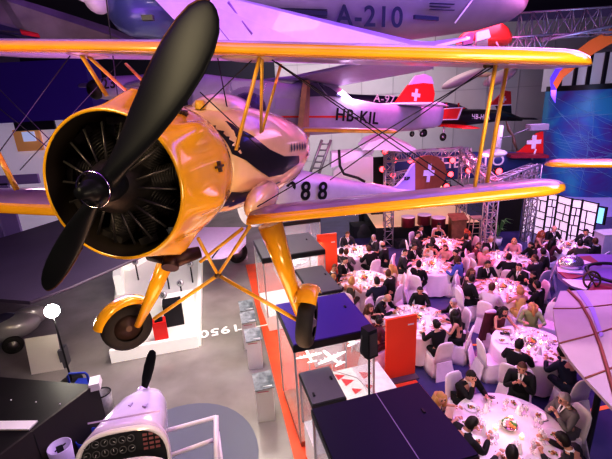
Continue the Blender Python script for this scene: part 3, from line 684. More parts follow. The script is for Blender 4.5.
mb = MB(); T7.fuse_px(mb, [(428,108,111,.1,2),(434,103,111,.3,2),(444,102,111,.32,2),(456,104,111,.28,2),(466,108,111,.1,2)]); cp = build(mb, 'canopy', mat('canopy_glass', (.15,.14,.16), .08, .3), t)
mb = MB()
for px in (433.5,446,458): T7.plate(mb, [(px,103),(px+1.2,103),(px+1.2,110),(px,110)], x=nr*.36, th=.03)
T7.plate(mb, [(430,109),(465,107.6),(465,108.8),(430,110.2)], x=nr*.36, th=.03); build(mb, 'canopy_frame', RED, cp)
mb = MB(); T7.plate(mb, [(489,105),(500,95),(503,90.5),(510,91.5),(510.5,105)], th=.1); T7.plate(mb, [(489,105),(510.5,104),(510.5,105.4),(489,106.2)], th=.12, mi=1); T7.plate(mb, [(496,106),(510.5,105.4),(511,116),(500,116)], th=.09, mi=2)
fn = build(mb, 'tail_fin', [RED, WHITE, BLACK], t); cross(fn, T7.pr(504,99.5,x=nr*.07), T7.a, T7.u, .30, WHITE)
lettering('HB-HPA', T7, 480, 117, nr*.42, .22, WHITE, f, off=.05)
mb = MB(); w0 = T7.ray(447, 126, x=0)
for s in (-1, 1): wing(mb, T7.pt(0,w0[1]-.9,w0[2]), T7.pt(0,w0[1]+1.1,w0[2]), T7.pt(s*1.5,w0[1]-.5,w0[2]-.05), T7.pt(s*1.5,w0[1]+.6,w0[2]-.05), T7.u, .12, 5)
build(mb, 'wing', RED, t)
mb = MB(); w0 = T7.ray(512, 119, x=0)
for s in (-1, 1): wing(mb, T7.pt(0,w0[1]-.6,w0[2]), T7.pt(0,w0[1]+.3,w0[2]), T7.pt(s*1.3,w0[1]-.2,w0[2]), T7.pt(s*1.3,w0[1]+.3,w0[2]), T7.u, .08, 4)
build(mb, 'tailplane', BLACK, t)
for q in (T7.pr(443,137,x=nr*.6), T7.pr(424,133,x=-nr*.6)):
    mb = MB(); mb.tube([q, q+T7.u*.45], .04, 6); build(mb, 'landing_leg', SILVER, t); wheel(t, q, T7.w, .17, .1)
wire(P(428,75,18), P(428,104,17.6), .01, 'hang_cable', t); wire(P(488,75,18), P(488,105,18.5), .01, 'hang_cable', t)
# --- navy aeroplane with white letters, red tail
n1, t1 = P(395,166,19.5), P(545,158,18.5); NV = frame2(n1, t1); nr = 1 if (CAM-n1).dot(NV.w) > 0 else -1
t = thing('navy_aeroplane', 'navy blue aeroplane with large white letters above the stage truss', 'aeroplane', n1)
mb = MB(); NV.fuse_px(mb, [(385,153,184,.4,2.4),(420,152,181,.6,2.6),(470,152,178,.55,2.6),(510,152,172,.35,2.4),(545,153,162,.1,2)]); f = build(mb, 'fuselage', mat('navy_fabric', (.07,.10,.28), .45), t)
lettering('HB-UTO', NV, 472, 162, nr*.6, .5, WHITE, f, off=.06)
mb = MB(); NV.plate(mb, [(512,154),(520,150),(530,141),(536,133),(543,131),(543,156)], th=.1); fn = build(mb, 'tail_fin', RED, t); cross(fn, NV.pr(534,142,x=nr*.07), NV.a, NV.u, .62, WHITE)
mb = MB(); NV.plate(mb, [(508,154),(545,154),(545,157),(508,157)], x=nr*.5, th=.8); build(mb, 'tailplane', mat('maroon', (.3,.03,.06), .4), t)
mb = MB(); mb.tube([NV.pr(532,160,x=nr*.4), NV.pr(536,149,x=nr*.4)], .04, 6); build(mb, 'brace_strut', WHITE, t); wheel(t, NV.pr(524,172,x=0), NV.w, .18, .12, name='tail_wheel')
# propeller and nose of a pale aircraft under the black trainer
q = P(512,135,15.5); t = thing('pale_propeller_aircraft', 'pale aircraft nose with a slim dark propeller below the black trainer', 'aeroplane', q)
mb = MB(); mb.ball(q+Vector((-.35,.6,-.75)), (.5,.5,.16), 10); mb.tube([P(500,126,15.8), P(497,148,15.8)], .14, 10); build(mb, 'fuselage', WHITE, t)
mb = MB(); mb.tube([P(506,121,15.2), P(509,130,15.2), P(513,136,15.2), P(514,141,15.2), P(517,150,15.2)], [.02,.06,.04,.07,.03], 8, flat=.5); build(mb, 'propeller', mat('dark_bronze', (.1,.06,.03)), t)
mb = MB(); mb.tube([q, P(530,128,15.5)], .02, 5); mb.tube([P(500,138,15.5), P(512,136,15.5)], .02, 5); mb.box(P(537,127,15.5), (.7,.4,.22)); build(mb, 'support_arm', mat('arm_grey', (.25,.24,.26), .5), t)
# --- 888 silver aeroplane with round brown rudder
n1, t1 = P(255,196,7.2), P(432,187,10.6); E8 = frame2(n1, t1); nr = 1 if (CAM-n1).dot(E8.w) > 0 else -1
t = thing('silver_aeroplane', 'silver and purple lit fuselage numbered 888 with round brown rudder', 'aeroplane', n1)
mb = MB(); E8.fuse_px(mb, [(250,160,226,.5,2.6),(275,165,222,.5,2.6),(310,172,214,.42,2.6),(350,180,210,.34,2.5),(385,187,204,.22,2.3),(412,190,199,.1,2.2),(425,190,197,.05,2)])
f = build(mb, 'fuselage', mat('silver_fabric', (.66,.63,.66), .4, .15, noise=.06), t)
for px, s_ in ((289,'8'),(304,'8'),(321,'8')): lettering(s_, E8, px, 191.5, nr*.43, .34, BLACK, f, 'numeral', off=.05)
mb = MB(); E8.plate(mb, [(388,190),(396,186),(404,178),(411,166),(414,163),(414,196)], th=.07); fn = build(mb, 'tail_fin', mat('violet_fin', (.5,.42,.8), .4), t)
lettering('K-28', E8, 406.5, 178.5, nr*.05, .07, BLACK, fn, off=.02)
mb = MB(); ctr = (430,173); E8.plate(mb, [(414,190),(414,163),(417,158.5),(422,156),(430,155),(437,157),(443,163),(445.5,172),(443,182),(437,189),(430,192),(420,192)], th=.08)
rd = build(mb, 'rudder', mat('brown_rudder', (.33,.13,.06), .5, noise=.15), t)
cross(rd, E8.pr(429,173,x=nr*.06), E8.a, E8.u, .47, mat('cross_lilac', (.7,.7,.85), .5))
mb = MB(); w0 = E8.ray(408, 192, x=0)
for s in (-1, 1): wing(mb, E8.pt(0,w0[1]-.5,w0[2]), E8.pt(0,w0[1]+.6,w0[2]), E8.pt(s*1.4,w0[1]-.2,w0[2]), E8.pt(s*1.4,w0[1]+.5,w0[2]), E8.u, .07, 5)
build(mb, 'tailplane', PURW, t)
# --- small lavender jet-like wing, bits and white exhibits behind (322-400, 135-180)
q = P(365,140,15); t = thing('lavender_wing_aircraft', 'lavender lit aircraft with curved wing above the stage left corner', 'aeroplane', q)
mb = MB(); pts = [(360,147),(366,140),(378,136),(392,137),(402,141),(412,146),(404,149),(380,147)]; mb.prism([P(x, y, 15) for x, y in pts], Vector((0,1.2,.1))); build(mb, 'wing', PURW, t)
mb = MB(); mb.prism([P(x, y, 15.5) for x, y in [(331,152),(356,150),(372,149),(370,153),(345,160),(330,166)]], Vector((0,1,0))); build(mb, 'nose', PURW, t)
mb = MB(); mb.tube([P(339,150,14.6), P(340,166,14.6), P(344,174,14.6), P(358,178,14.6), P(365,182,14.6)], .05, 7); build(mb, 'bent_pipe', BLACK, t)
q = G(355,205); mb = MB(); mb.prism([P(x, y, 18) for x, y in [(333,170),(333,200),(372,200),(372,156),(350,157)]], Vector((0,.6,0)))
one(mb, 'white_cabinet', mat('white_gallery_glow2', (.75,.73,.78), .5, emit=.15, ecol=(.8,.75,.9)), 'white exhibit cabinet behind the purple lit fuselage', 'cabinet')
t = thing('ladder_stand', 'grey step ladder standing behind the biplane tail', 'ladder', G(317,200))
for dx in (0, 9):
    mb = MB(); mb.tube([P(322+dx,140,14), P(307+dx,182,14)], .05, 6); build(mb, 'rail', mat('grey_metal', (.2,.2,.22), .4, .5), t)
mb = MB()
for i in range(7): mb.tube([P(321-i*2.1,144+i*6,14), P(330-i*2.1,144+i*6,14)], .03, 5)
build(mb, 'rungs', mat('grey_metal', (.2,.2,.22)), t)
# --- A-210 at the top
n1, t1 = P(170,-12,7.6), P(522,4,9.4); A2 = frame2(n1, t1); nr = 1 if (CAM-n1).dot(A2.w) > 0 else -1
t = thing('silver_jet', 'large grey aircraft lettered A-210 hanging across the top of the photo', 'aeroplane', n1)
mb = MB(); A2.fuse_px(mb, [(160,-40,26,.5,2.2),(200,-60,36,.7,2.2),(260,-62,42,.85,2.3),(340,-58,43,.9,2.3),(420,-50,39,.85,2.3),(480,-40,31,.7,2.2),(510,-26,22,.45,2.1),(521,-14,14,.25,2),(526,-4,6,.05,2)])
f = build(mb, 'fuselage', SIL, t)
lettering('A-210', A2, 369, 18, nr*.9, .37, mat('ink_blue', (.015,.015,.06), .5), f, off=.05)
mb = MB(); A2.plate(mb, [(262,9),(327,11),(327,16),(262,14)], x=nr*.88, th=.05); build(mb, 'navy_band', mat('ink_blue', (.015,.015,.06)), f); mb = MB(); A2.plate(mb, [(414,15),(438,17),(438,21),(414,19)], x=nr*.87, th=.06); build(mb, 'navy_band', mat('ink_blue', (.015,.015,.06)), f)
mb = MB(); A2.plate(mb, [(262,7.6),(327,9.6),(327,10.2),(262,8.2)], x=nr*.88, th=.05); A2.plate(mb, [(262,15),(327,17),(327,17.8),(262,15.8)], x=nr*.88, th=.05); build(mb, 'thin_band', mat('ink_blue', (.015,.015,.06)), f)
for i, y in enumerate((3,7,11,15)):
    pass
mb = MB(); A2.plate(mb, [(430,3),(454,4),(454,4.6),(430,3.6)], x=nr*.86, th=.05); A2.plate(mb, [(430,6),(450,7),(450,7.6),(430,6.6)], x=nr*.86, th=.05); A2.plate(mb, [(430,9),(454,10),(454,10.6),(430,9.6)], x=nr*.86, th=.05); build(mb, 'stencil_lines', mat('ink_blue', (.015,.015,.06)), f)
mb = MB(); mb.tube([P(455,23,8.3), P(476,-5,8.3)], .018, 6); build(mb, 'pitot_mast', WHITE, t)
mb = MB(); qs = [P(x, y, z) for x, y, z in [(128,-30,6.2),(190,-30,6.6),(262,34,7.6),(330,42,7.9),(430,43,8.1),(470,38,8.2),(430,48,7.5),(330,51,7.2),(205,50,7.0)]]
mb.prism(qs, UP*.06); build(mb, 'wing', PURW, t)
mb = MB(); mb.tube([P(228,2,6.6), P(252,34,6.9)], .02, 6); mb.tube([P(190,-8,6.3), P(232,44,6.7)], .008, 5); build(mb, 'flap_seam', mat('seam_purple', (.4,.2,.6), .5), t)
# --- blue nose pod
n1, t1 = P(101,-25,6.6), P(220,-12,7.6); BN = frame2(n1, t1)
t = thing('blue_nosed_aircraft', 'dark blue rounded aircraft nose lit violet beneath at upper left', 'aeroplane', n1)
mb = MB(); BN.fuse_px(mb, [(101,-28,-6,.12,2),(105,-40,18,.35,2.2),(113,-50,29,.5,2.3),(126,-55,36,.6,2.4),(150,-58,39,.65,2.4),(200,-58,40,.65,2.4)]); build(mb, 'fuselage', mat('blue_nose', (.10,.14,.30), .3, .2, coat=.5), t)
mb = MB(); mb.box(P(148,18,5.95), (.16,.1,.07)); build(mb, 'intake_scoop', BLACK, t)
mb = MB(); mb.ball(P(97,-2,6.6), (.2,.3,.24), 10); mb.tube([P(60,-12,6.2), P(90,2,6.5)], .05, 8); build(mb, 'spinner', WHITE, t)
# --- silver wing at top left
t = thing('silver_wing', 'silver grey wing with dark stripe sweeping down from top left', 'aeroplane wing', P(40,20,8))
mb = MB(); qs = [P(x, y, z) for x, y, z in [(-40,-22,6.5),(7,-2,6.9),(57,13,7.4),(108,29,8),(140,43,8.4),(70,44,8.0),(30,35,7.4),(-40,20,6.6)]]
mb.prism(qs, UP*.1); build(mb, 'wing_panel', mat('silver_wing_skin', (.17,.15,.19), .35, .3, noise=.5, nscale=1.5), t)
mb = MB(); qs = [P(x, y, z) for x, y, z in [(-40,20,6.55),(0,27,7.0),(30,35,7.35),(66,43,7.9),(40,44,7.6),(0,37,6.95),(-40,30,6.5)]]; mb.prism(qs, UP*.1); build(mb, 'dark_stripe', mat('navy_dark', (.03,.03,.07)), t)
mb = MB(); mb.prism([P(x, y, 7.0) for x, y in [(20,30),(38,34),(40,37),(22,34)]], UP*.03); build(mb, 'red_marking', RED, t)
# --- white racer 23 behind the biplane's left cabane struts
n1 = P(97,90,11); t1 = P(160,84,12.5); W3 = frame2(n1, t1); nr = 1 if (CAM-n1).dot(W3.w) > 0 else -1
t = thing('white_racing_aeroplane', 'white aeroplane numbered 23 seen between yellow struts at left', 'aeroplane', n1)
mb = MB(); W3.fuse_px(mb, [(95,86,97,.2,2.2),(99,80,99,.4,2.4),(112,76,101,.45,2.4),(150,74,103,.45,2.4),(185,78,100,.3,2.2)]); f = build(mb, 'fuselage', mat('white_violet_lit', (.46,.40,.56)), t)
lettering('23', W3, 108, 84, nr*.47, .26, BLACK, f, 'numeral', off=.04)
mb = MB(); mb.lathe([(.1,-.15),(.2,-.1),(.26,0),(.24,.1)], P(94,90,10.9), W3.w, W3.u, W3.a, 16); build(mb, 'engine_ring', mat('engine_dark', (.055,.042,.035)), t)
mb = MB(); w0 = W3.ray(128, 80, x=0); 
for s in (-1, 1): wing(mb, W3.pt(0,w0[1]-.5,w0[2]-.2), W3.pt(0,w0[1]+.7,w0[2]-.2), W3.pt(s*2.6,w0[1]-.3,w0[2]), W3.pt(s*2.6,w0[1]+.5,w0[2]), W3.u, .1, 4)
build(mb, 'wing', mat('white_violet_lit', (.46,.40,.56)), t)
# --- small glider-like shape high on the back wall
q = P(482,78,20); t = thing('small_white_aircraft', 'small pink and white winged craft hanging under the biplane upper wing', 'aeroplane', q)
mb = MB(); mb.ball(P(462,79,19.5), (1.0,.5,.28), 8, X=(1,0,.35)); mb.ball(P(500,77,19.5), (.8,.5,.32), 8, X=(1,0,.35)); build(mb, 'float', mat('pink_white', (.8,.6,.62), .4), t)
mb = MB(); mb.tube([P(466,75,19.7), P(510,74,19.7)], .12, 8); build(mb, 'wing_beam', CREAM, t)
# --- red and white helicopter at the top right
q = P(480,38,12.5); t = thing('red_white_helicopter', 'red and white helicopter cabin behind the grey aircraft at upper right', 'helicopter', q)
mb = MB()
mb.loft([[P(x + .0, cy_ + ry*math.sin(a), 12.5 + dz_*math.cos(a)) for a in [2*PI*k/20 for k in range(20)]] for x, cy_, ry, dz_ in ((456,44,1,.1),(459,42,5,.4),(466,40,9,.6),(476,37,11,.7),(488,35,12,.7),(500,34,12,.6),(508,36,9,.5),(512,38,4,.3))], True, mifn=lambda i, j: 0 if i > 3 else (1 if j < 9 or j > 17 else 0))
build(mb, 'cabin', [mat('heli_red', (.8,.08,.06), .3, emit=.1, ecol=(.9,.1,.05)), WHITE], t)
mb = MB(); mb.prism([P(x, y, 11.75) for x, y in [(462,38),(470,33),(474,34),(472,44),(463,46)]], FW*.1); build(mb, 'side_window', mat('cabin_glass', (.12,.1,.2)), t)
mb = MB(); mb.prism([P(x, y, 11.7) for x, y in [(476,33),(488,30),(490,38),(476,42)]], FW*.1); build(mb, 'door', WHITE, t)
mb = MB(); mb.tube([P(460,50,11.8), P(520,49,11.8)], .035, 6); mb.tube([P(470,50,11.8), P(476,44,11.8)], .03, 6); mb.tube([P(500,49,11.8), P(496,42,11.8)], .03, 6); build(mb, 'skid', TRUSSM, t)
q = P(505,4,10); mb = MB(); mb.ball(q, .24, 12); one(mb, 'red_spinner', mat('heli_red', (.8,.08,.06)), 'round red object peeking over the end of the grey aircraft', 'ornament', origin=q)
# --- wing tip at the far right
q = P(600,170,5.5); t = thing('yellow_wing_tip', 'brown topped wing tip with yellow edge entering from the right edge', 'aeroplane wing', q)
mb = MB(); wing(mb, P(700,168,5.2), P(700,160,6.4), P(544,166,5.4), P(544,163,6.2), (0,0,1), .09, 8, edge=1); build(mb, 'wing_panel', [mat('brown_wing', (.42,.16,.12), .35, coat=.4), YEL], t)

# ================================================================== DISPLAY CASES
TOPV = mat('case_top_violet', (.010,.006,.035), .5, spec=.3)
CASEG = mat('case_glass', (.8,.88,.9), .05, alpha=.16)
CASEW = mat('case_white', (.78,.78,.76), .5, emit=.18, ecol=(1,.95,.88))
GREYT = mat('case_top_grey', (.13,.13,.14), .3)
def case(corner, w, d, zt, th, label, topm=TOPV, base=.5, basem=None, glass=True, seam=True, knob=True):
    """corner = front left corner on the plan"""
    c = Vector((corner[0], corner[1], 0)); t = thing('display_case', label, 'display case', c+eX*w/2+eY*d/2)
    mb = MB(); mid = c+eX*w/2+eY*d/2
    mb.box(mid+Vector((0,0,zt-th/2-.01)), (w, d, th), AX); build(mb, 'case_rim', BLACK, t)
    mb = MB(); mb.box(mid+Vector((0,0,zt)), (w-.03, d-.03, .03), AX); tp = build(mb, 'case_top', topm, t)
    if seam: mb = MB(); mb.box(mid+Vector((0,0,zt+.017))+eX*w*.08, (.012, d-.03, .004), AX); build(mb, 'seam', mat('seam_light', (.25,.2,.35), .4), tp)
    if knob: mb = MB(); mb.box(c+eX*w*.16+eY*d*.25+Vector((0,0,zt+.025)), (.03,.07,.02), AX); build(mb, 'lock', BLACK, tp); mb = MB(); mb.box(c+eX*w*.85+eY*d*.6+Vector((0,0,zt+.025)), (.03,.07,.02), AX); build(mb, 'lock', BLACK, tp)
    mb = MB(); mb.box(mid+Vector((0,0,base/2)), (w-.06, d-.06, base), AX); build(mb, 'case_base', basem or CASEW, t)
    if glass:
        zz0, zz1 = base, zt-th-.01
        for (p, q_) in ((c, c+eX*w), (c, c+eY*d), (c+eX*w, c+eX*w+eY*d), (c+eY*d, c+eX*w+eY*d)):
            dd = (q_-p).normalized(); mb = MB(); nn = Vector((-dd.y, dd.x, 0)); ins = (mid-(p+q_)/2).normalized()*.03
            mb.box((p+q_)/2+ins+Vector((0,0,(zz0+zz1)/2)), ((q_-p).length-.08, .012, zz1-zz0), X=dd, Y=nn); build(mb, 'glass_pane', CASEG, t)
        for p in (c, c+eX*w, c+eX*w+eY*d, c+eY*d):
            ins = (mid-p).normalized()*.03; mb = MB(); mb.box(p+ins+Vector((0,0,(zz0+zz1)/2)), (.03,.03,zz1-zz0), AX); build(mb, 'corner_post', mat('post_metal', (.5,.5,.5), .3, .6), t)
    return t, mid
def scr(px, py, h): v = G(px, py, h); return (v.x, v.y)
# nearest dark case
T_ = G(311, 408, 2.2); case((T_.x+.33, T_.y-1.28), 1.6, 1.3, 2.2, .1, 'dark violet topped display case nearest the viewer at bottom centre')
case1mid = T_
# violet case with model airliners
q = G(293, 346, 2.2); tB, midB = case((q.x, q.y), 1.5, 1.5, 2.2, .13, 'violet topped glass case beside the landing wheel holding model airliners', topm=mat('case_top_bright', (.06,.025,.25), .4), seam=False, base=.12, basem=mat('base_salmon', (.5,.13,.07), .5, noise=.3, nscale=2, c2=(.4,.24,.18)))
# low grey-topped cases
q = G(312, 406, 1.75); case((q.x, q.y), .55, .8, 1.75, .05, 'narrow grey topped case between the two violet topped cases', topm=GREYT, base=.75, seam=False)
q = G(311, 295, 1.95); case((q.x, q.y), .75, 1.5, 1.95, .05, 'grey topped case behind the violet case next to the diners', topm=GREYT, base=.5, seam=False)
q = G(262, 259, 2.2); case((q.x, q.y), 1.75, 1.6, 2.2, .13, 'distant dark grey topped glass case beside the red panel', topm=GREYT, base=.45, seam=False)
q = G(268, 243, 2.2); case((q.x+.1, q.y+1.9), 1.6, 1.2, 2.2, .13, 'farthest glass display case partly hidden by the landing leg', topm=GREYT, base=.45, seam=False)
# map plinth with flags between the cases
ctr = G(352, 384, .62)
t = thing('map_table', 'low white map table with red triangle markings under the model airliners', 'display table', (ctr.x, ctr.y, 0))
mb = MB(); mb.box((ctr.x+.12, ctr.y+.05, .3), (1.35,1.0,.6), AX); build(mb, 'plinth', CASEW, t)
mb = MB(); mb.box((ctr.x+.12, ctr.y+.05, .61), (1.3,.95,.02), AX); tpm = build(mb, 'map_top', mat('map_paper_glow', (.7,.68,.6), .5, emit=.3, ecol=(.9,.9,.8), noise=.2, nscale=5), t)  # case lighting on the map put in as emission
mb = MB()
def onmap(px, py): v = G(px, py, .632); return v
for cx_, cy_, s_ in ((348,381,1),(366,374,1),(357,390,.8),(370,386,.7),(340,376,.8),(333,386,.7)):
    mb.prism([onmap(cx_-7*s_, cy_-2*s_), onmap(cx_+6*s_, cy_-1*s_), onmap(cx_-2*s_, cy_+5*s_)], (0,0,.006))
build(mb, 'red_triangle_markings', RED, tpm)
mb = MB(); mb.tube([onmap(348,380)+eX*x+eY*y for x, y in ((-.5,.6),(-.1,.3),(.2,.0),(.3,-.5))], .006, 5); build(mb, 'route_line', mat('map_grey', (.3,.3,.3), .5), tpm)
def airliner(c, s, rot, label, grp=None):
    t = thing('model_airliner', label, 'model aeroplane', c, grp); c = Vector(c)
    X = Vector((math.cos(rot), math.sin(rot), 0)); Y = Vector((-math.sin(rot), math.cos(rot), 0)); F_ = Fr(c, X); Wm = mat('model_white_glow', (.88,.88,.88), .35, emit=.4, ecol=(1,1,1))  # white models brightened by emission, as if lit in the case
    mb = MB(); F_.fuse(mb, [(-.5*s,.01*s,.02*s,-.01*s,2),(-.46*s,.04*s,.04*s,-.035*s,2),(-.38*s,.055*s,.055*s,-.055*s,2),(.1*s,.055*s,.055*s,-.055*s,2),(.35*s,.03*s,.045*s,-.02*s,2),(.5*s,.008*s,.04*s,.02*s,2)]); build(mb, 'fuselage', Wm, t)
    mb = MB()
    for k in (-1, 1): wing(mb, F_.pt(0,-.14*s,-.03*s), F_.pt(0,.06*s,-.03*s), F_.pt(k*.56*s,-.02*s,.02*s), F_.pt(k*.56*s,.05*s,.02*s), F_.u, .022*s, 4)
    build(mb, 'wing', Wm, t); mb = MB()
    for k in (-1, 1): wing(mb, F_.pt(0,.36*s,.03*s), F_.pt(0,.48*s,.03*s), F_.pt(k*.2*s,.42*s,.03*s), F_.pt(k*.2*s,.48*s,.03*s), F_.u, .015*s, 3)
    mb.prism([F_.pt(0,.34*s,.03*s), F_.pt(0,.44*s,.19*s), F_.pt(0,.5*s,.19*s), F_.pt(0,.5*s,.03*s)], F_.w*.012*s); build(mb, 'tail', Wm, t)
    for k in (-.34,-.18,.18,.34):
        mb = MB(); mb.tube([F_.pt(k*s,-.17*s,-.02*s), F_.pt(k*s,-.02*s,-.02*s)], [.018*s,.012*s], 8); build(mb, 'engine', Wm, t)
    mb = MB(); mb.tube([c, Vector((c.x, c.y, .64))], .008, 5); build(mb, 'stand_rod', mat('rod_clear', (.6,.6,.6), .2), t)
airliner(G(343,337,1.25), .8, math.radians(-58), 'white four engined model airliner largest in the glass case')
airliner(G(332,358,1.1), .62, math.radians(-58), 'white model airliner in front of the largest one')
airliner(G(309,356,1.1), .5, math.radians(-75), 'white model airliner at the left side of the glass case')
airliner(G(364,328,1.0), .4, math.radians(-50), 'small white model airliner at the back right near the speaker')
# models inside far case
airliner(G(296,262,1.3), .6, math.radians(80), 'white model aircraft inside the distant grey topped case')
# tall red panels
def panel(pxb0, pxb1, pxt, label, w, h, rot, c, mark=True):
    c = Vector(c); t = thing('display_board', label, 'display panel', c); mb = MB(); mb.box(c+Vector((0,0,h/2)), (w,.06,h), rot); b = build(mb, 'board_face', ORANGE, t)
    X = Vector((math.cos(rot), math.sin(rot), 0)); Y = Vector((-math.sin(rot), math.cos(rot), 0))
    mb = MB(); mb.box(c+X*w*.3-Y*.035+Vector((0,0,h*.87)), (w*.2,.01,.035), rot); build(mb, 'caption', WHITE, b)
    mb = MB(); mb.box(c+Vector((0,0,.02)), (w*1.05,.4,.04), rot); build(mb, 'foot_plate', mat('grey_metal', (.2,.2,.22)), t)
a = G(385,387); panel(0,0,0, 'tall orange red display panel standing between cases and dining tables', .72, 1.55, AX*.9, (a.x+.4, a.y+.3, 0))
a = G(312,296); panel(0,0,0, 'farther orange red display panel left of the dinner guests', .62, 2.15, AX*.7, (a.x+.55, a.y-.1, 0))
# loudspeaker on a pole
q = G(369, 352, 2.15); t = thing('pole_loudspeaker', 'black loudspeaker on a thin pole between the case and red panel', 'loudspeaker', (q.x, q.y, 0))
X = Vector((math.cos(.5), math.sin(.5), 0)); Y = Vector((-math.sin(.5), math.cos(.5), 0))
mb = MB(); mb.box(q+Vector((0,0,.2)), (.2,.22,.5), .5, taper=.85); build(mb, 'cabinet', mat('speaker_black', (.015,.015,.02)), t)
mb = MB(); mb.box(q+Vector((0,0,.2))-Y*.115, (.15,.01,.4), .5); mb.tube([q-X*.14+Vector((0,0,.35)), q-X*.17+Vector((0,0,.1)), q-X*.08+Vector((0,0,-.08)), q+Vector((0,0,-.06))], .014, 6); build(mb, 'bracket', mat('cone_grey', (.05,.05,.055)), t)
mb = MB(); mb.tube([Vector((q.x,q.y,.03)), q], .018, 8); build(mb, 'pole', BLACK, t)
mb = MB(); mb.lathe([(0,0),(.22,0),(.22,.02),(.03,.04),(0,.04)], (q.x,q.y,0), n=20); build(mb, 'base_plate', BLACK, t)
# information pedestals along the lane
for i, (bx, by, lab) in enumerate([(268,421,'white information pedestal nearest the viewer beside the floor lane'),(257,369,'white information pedestal second from the viewer with aircraft picture'),(252,349,'white information pedestal third in the row partly hidden'),(250,336,'white information pedestal farthest in the row by the 1950 dash')]):
    q = G(bx, by)+eY*.15; t = thing('information_pedestal', lab, 'pedestal', q, 'information pedestals'); h = .84
    mb = MB(); mb.box(q+Vector((0,0,h/2)), (.34,.3,h), AX*.4); b_ = build(mb, 'body', mat('pedestal_white', (.72,.72,.7), .5), t)
    mb = MB(); mb.box(q+Vector((0,-.01,h+.03)), (.38,.4,.02), X=eX, Y=(eY+Vector((0,0,.3))).normalized()); build(mb, 'picture_top', mat('picture_grey', (.08,.10,.12), .4, c2=(.3,.33,.35), nscale=5), t)
    mb = MB(); mb.box(q+Vector((0,-.155,h-.12))+eX*.0, (.22,.006,.018), AX*.4); build(mb, 'caption', mat('caption_pink', (.6,.25,.3), .5), b_)

# ================================================================== WHITE EXHIBIT ISLAND (left)
IW = mat('island_white_glow', (.8,.79,.75), .45, emit=.35, ecol=(1,.96,.86))  # display light on the white walls put in as emission
t = thing('exhibit_island', 'raised white exhibit island behind the left landing wheel', 'exhibit stand', G(160,330))
K4 = [G(112,362), G(199,346), G(202,243), G(119,247)]
mb = MB(); mb.prism([Vector((v.x, v.y, .1)) for v in K4], (0,0,.2)); build(mb, 'platform', mat('island_floor_glow', (.7,.69,.64), .4, emit=.15, ecol=(1,.97,.9)), t)  # platform brightened by emission too
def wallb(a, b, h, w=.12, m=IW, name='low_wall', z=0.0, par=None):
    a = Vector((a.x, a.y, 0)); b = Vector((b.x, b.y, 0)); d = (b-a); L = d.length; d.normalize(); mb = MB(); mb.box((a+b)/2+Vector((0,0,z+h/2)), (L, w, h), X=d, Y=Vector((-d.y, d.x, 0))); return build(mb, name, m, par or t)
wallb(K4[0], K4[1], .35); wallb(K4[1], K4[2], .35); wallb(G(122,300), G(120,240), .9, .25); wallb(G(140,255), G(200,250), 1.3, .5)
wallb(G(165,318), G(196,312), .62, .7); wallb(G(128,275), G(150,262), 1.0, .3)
a = G(159,322,.7); 
tr = thing('red_engine_case', 'red engine case standing on the white exhibit island', 'engine', (a.x, a.y, .2))
mb = MB(); mb.box((a.x, a.y, .48), (.34,.3,.55), .35); build(mb, 'casing', RED, tr)
mb = MB(); mb.box((a.x, a.y, .77), (.2,.2,.03), .35); mb.tube([Vector((a.x,a.y,.78)), Vector((a.x,a.y,.85))], .03, 8); build(mb, 'cap', BLACK, tr)
a = G(172,316,.5); mb = MB(); mb.box((a.x, a.y+.15, .55), (.5,.4,.7), .3); one(mb, 'black_instrument_box', mat('speaker_black', (.015,.015,.02)), 'black open box beside the red engine case', 'box', origin=(a.x, a.y+.15, .2))
for i, (px, py) in enumerate([(163,295),(166,270),(135,262),(190,264),(180,283)]):
    q = G(px, py, .9); tt = thing('instrument_dial', ['round dial on stand nearest the red engine case','small dark dial behind the round dial','dial at the back left of the white island','dial on the back right wall of the white island','dial in the middle of the white island'][i], 'instrument', (q.x, q.y, .2))
    mb = MB(); mb.lathe([(0,.03),(.07,.035),(.1,.02),(.11,-.02),(0,-.03)], q, (1,0,0), (0,.5,.85), (0,-.85,.5), 20); build(mb, 'dial_face', mat('dial_grey', (.45,.45,.45), .3, .3), tt)
    mb = MB(); mb.tube([q, Vector((q.x, q.y, .2))], .025, 8); mb.lathe([(.04,.04),(.045,.045),(.03,.05)], q, (1,0,0), (0,.5,.85), (0,-.85,.5), 12); build(mb, 'stand', BLACK, tt)
# canopy-like dark lavender wing panel at left
t = thing('dusky_canopy', 'large dusky violet sloping wing panel behind the propeller at left', 'aeroplane wing', G(60,260,2.4))
mb = MB(); mb.prism([G(x, y, 2.5) for x, y in [(-60,252),(5,238),(62,220),(100,240),(143,256),(70,288),(30,303),(-60,296)]], (0,0,.08)); build(mb, 'wing_panel', mat('dusky_lav', (.10,.075,.13), .6, noise=.15, nscale=.7), t)
mb = MB(); mb.tube([G(143,256,2.58), G(70,288,2.58), G(30,303,2.58)], .03, 6); mb.tube([G(62,220,2.58), G(143,256,2.58)], .02, 6); build(mb, 'edge_strip', mat('edge_grey', (.16,.13,.17), .5), t)
# starburst lamp on a stand
q = G(52, 311, 1.9); t = thing('floor_spotlight', 'very bright white spotlight shining toward the viewer at left', 'spotlight', (q.x, q.y, 0))
dv = (CAM-q).normalized(); sx = dv.cross(Vector((0,0,1))).normalized(); sy = sx.cross(dv)
mb = MB(); mb.lathe([(0,-.22),(.09,-.2),(.11,0),(.12,.05),(.1,.05)], q, sx, sy, dv, 20); build(mb, 'lamp_can', BLACK, t)
mb = MB(); mb.lathe([(0,.06),(.1,.055),(.15,.04)], q, sx, sy, dv, 20); build(mb, 'lamp_lens', emat('spot_lens', (1,.93,.8), 180), t)
mb = MB(); mb.tube([q-Vector((0,0,.1)), Vector((q.x,q.y,.02))], .02, 8); mb.lathe([(0,0),(.25,0),(.25,.03),(0,.04)], (q.x,q.y,0), n=20); build(mb, 'stand', BLACK, t)
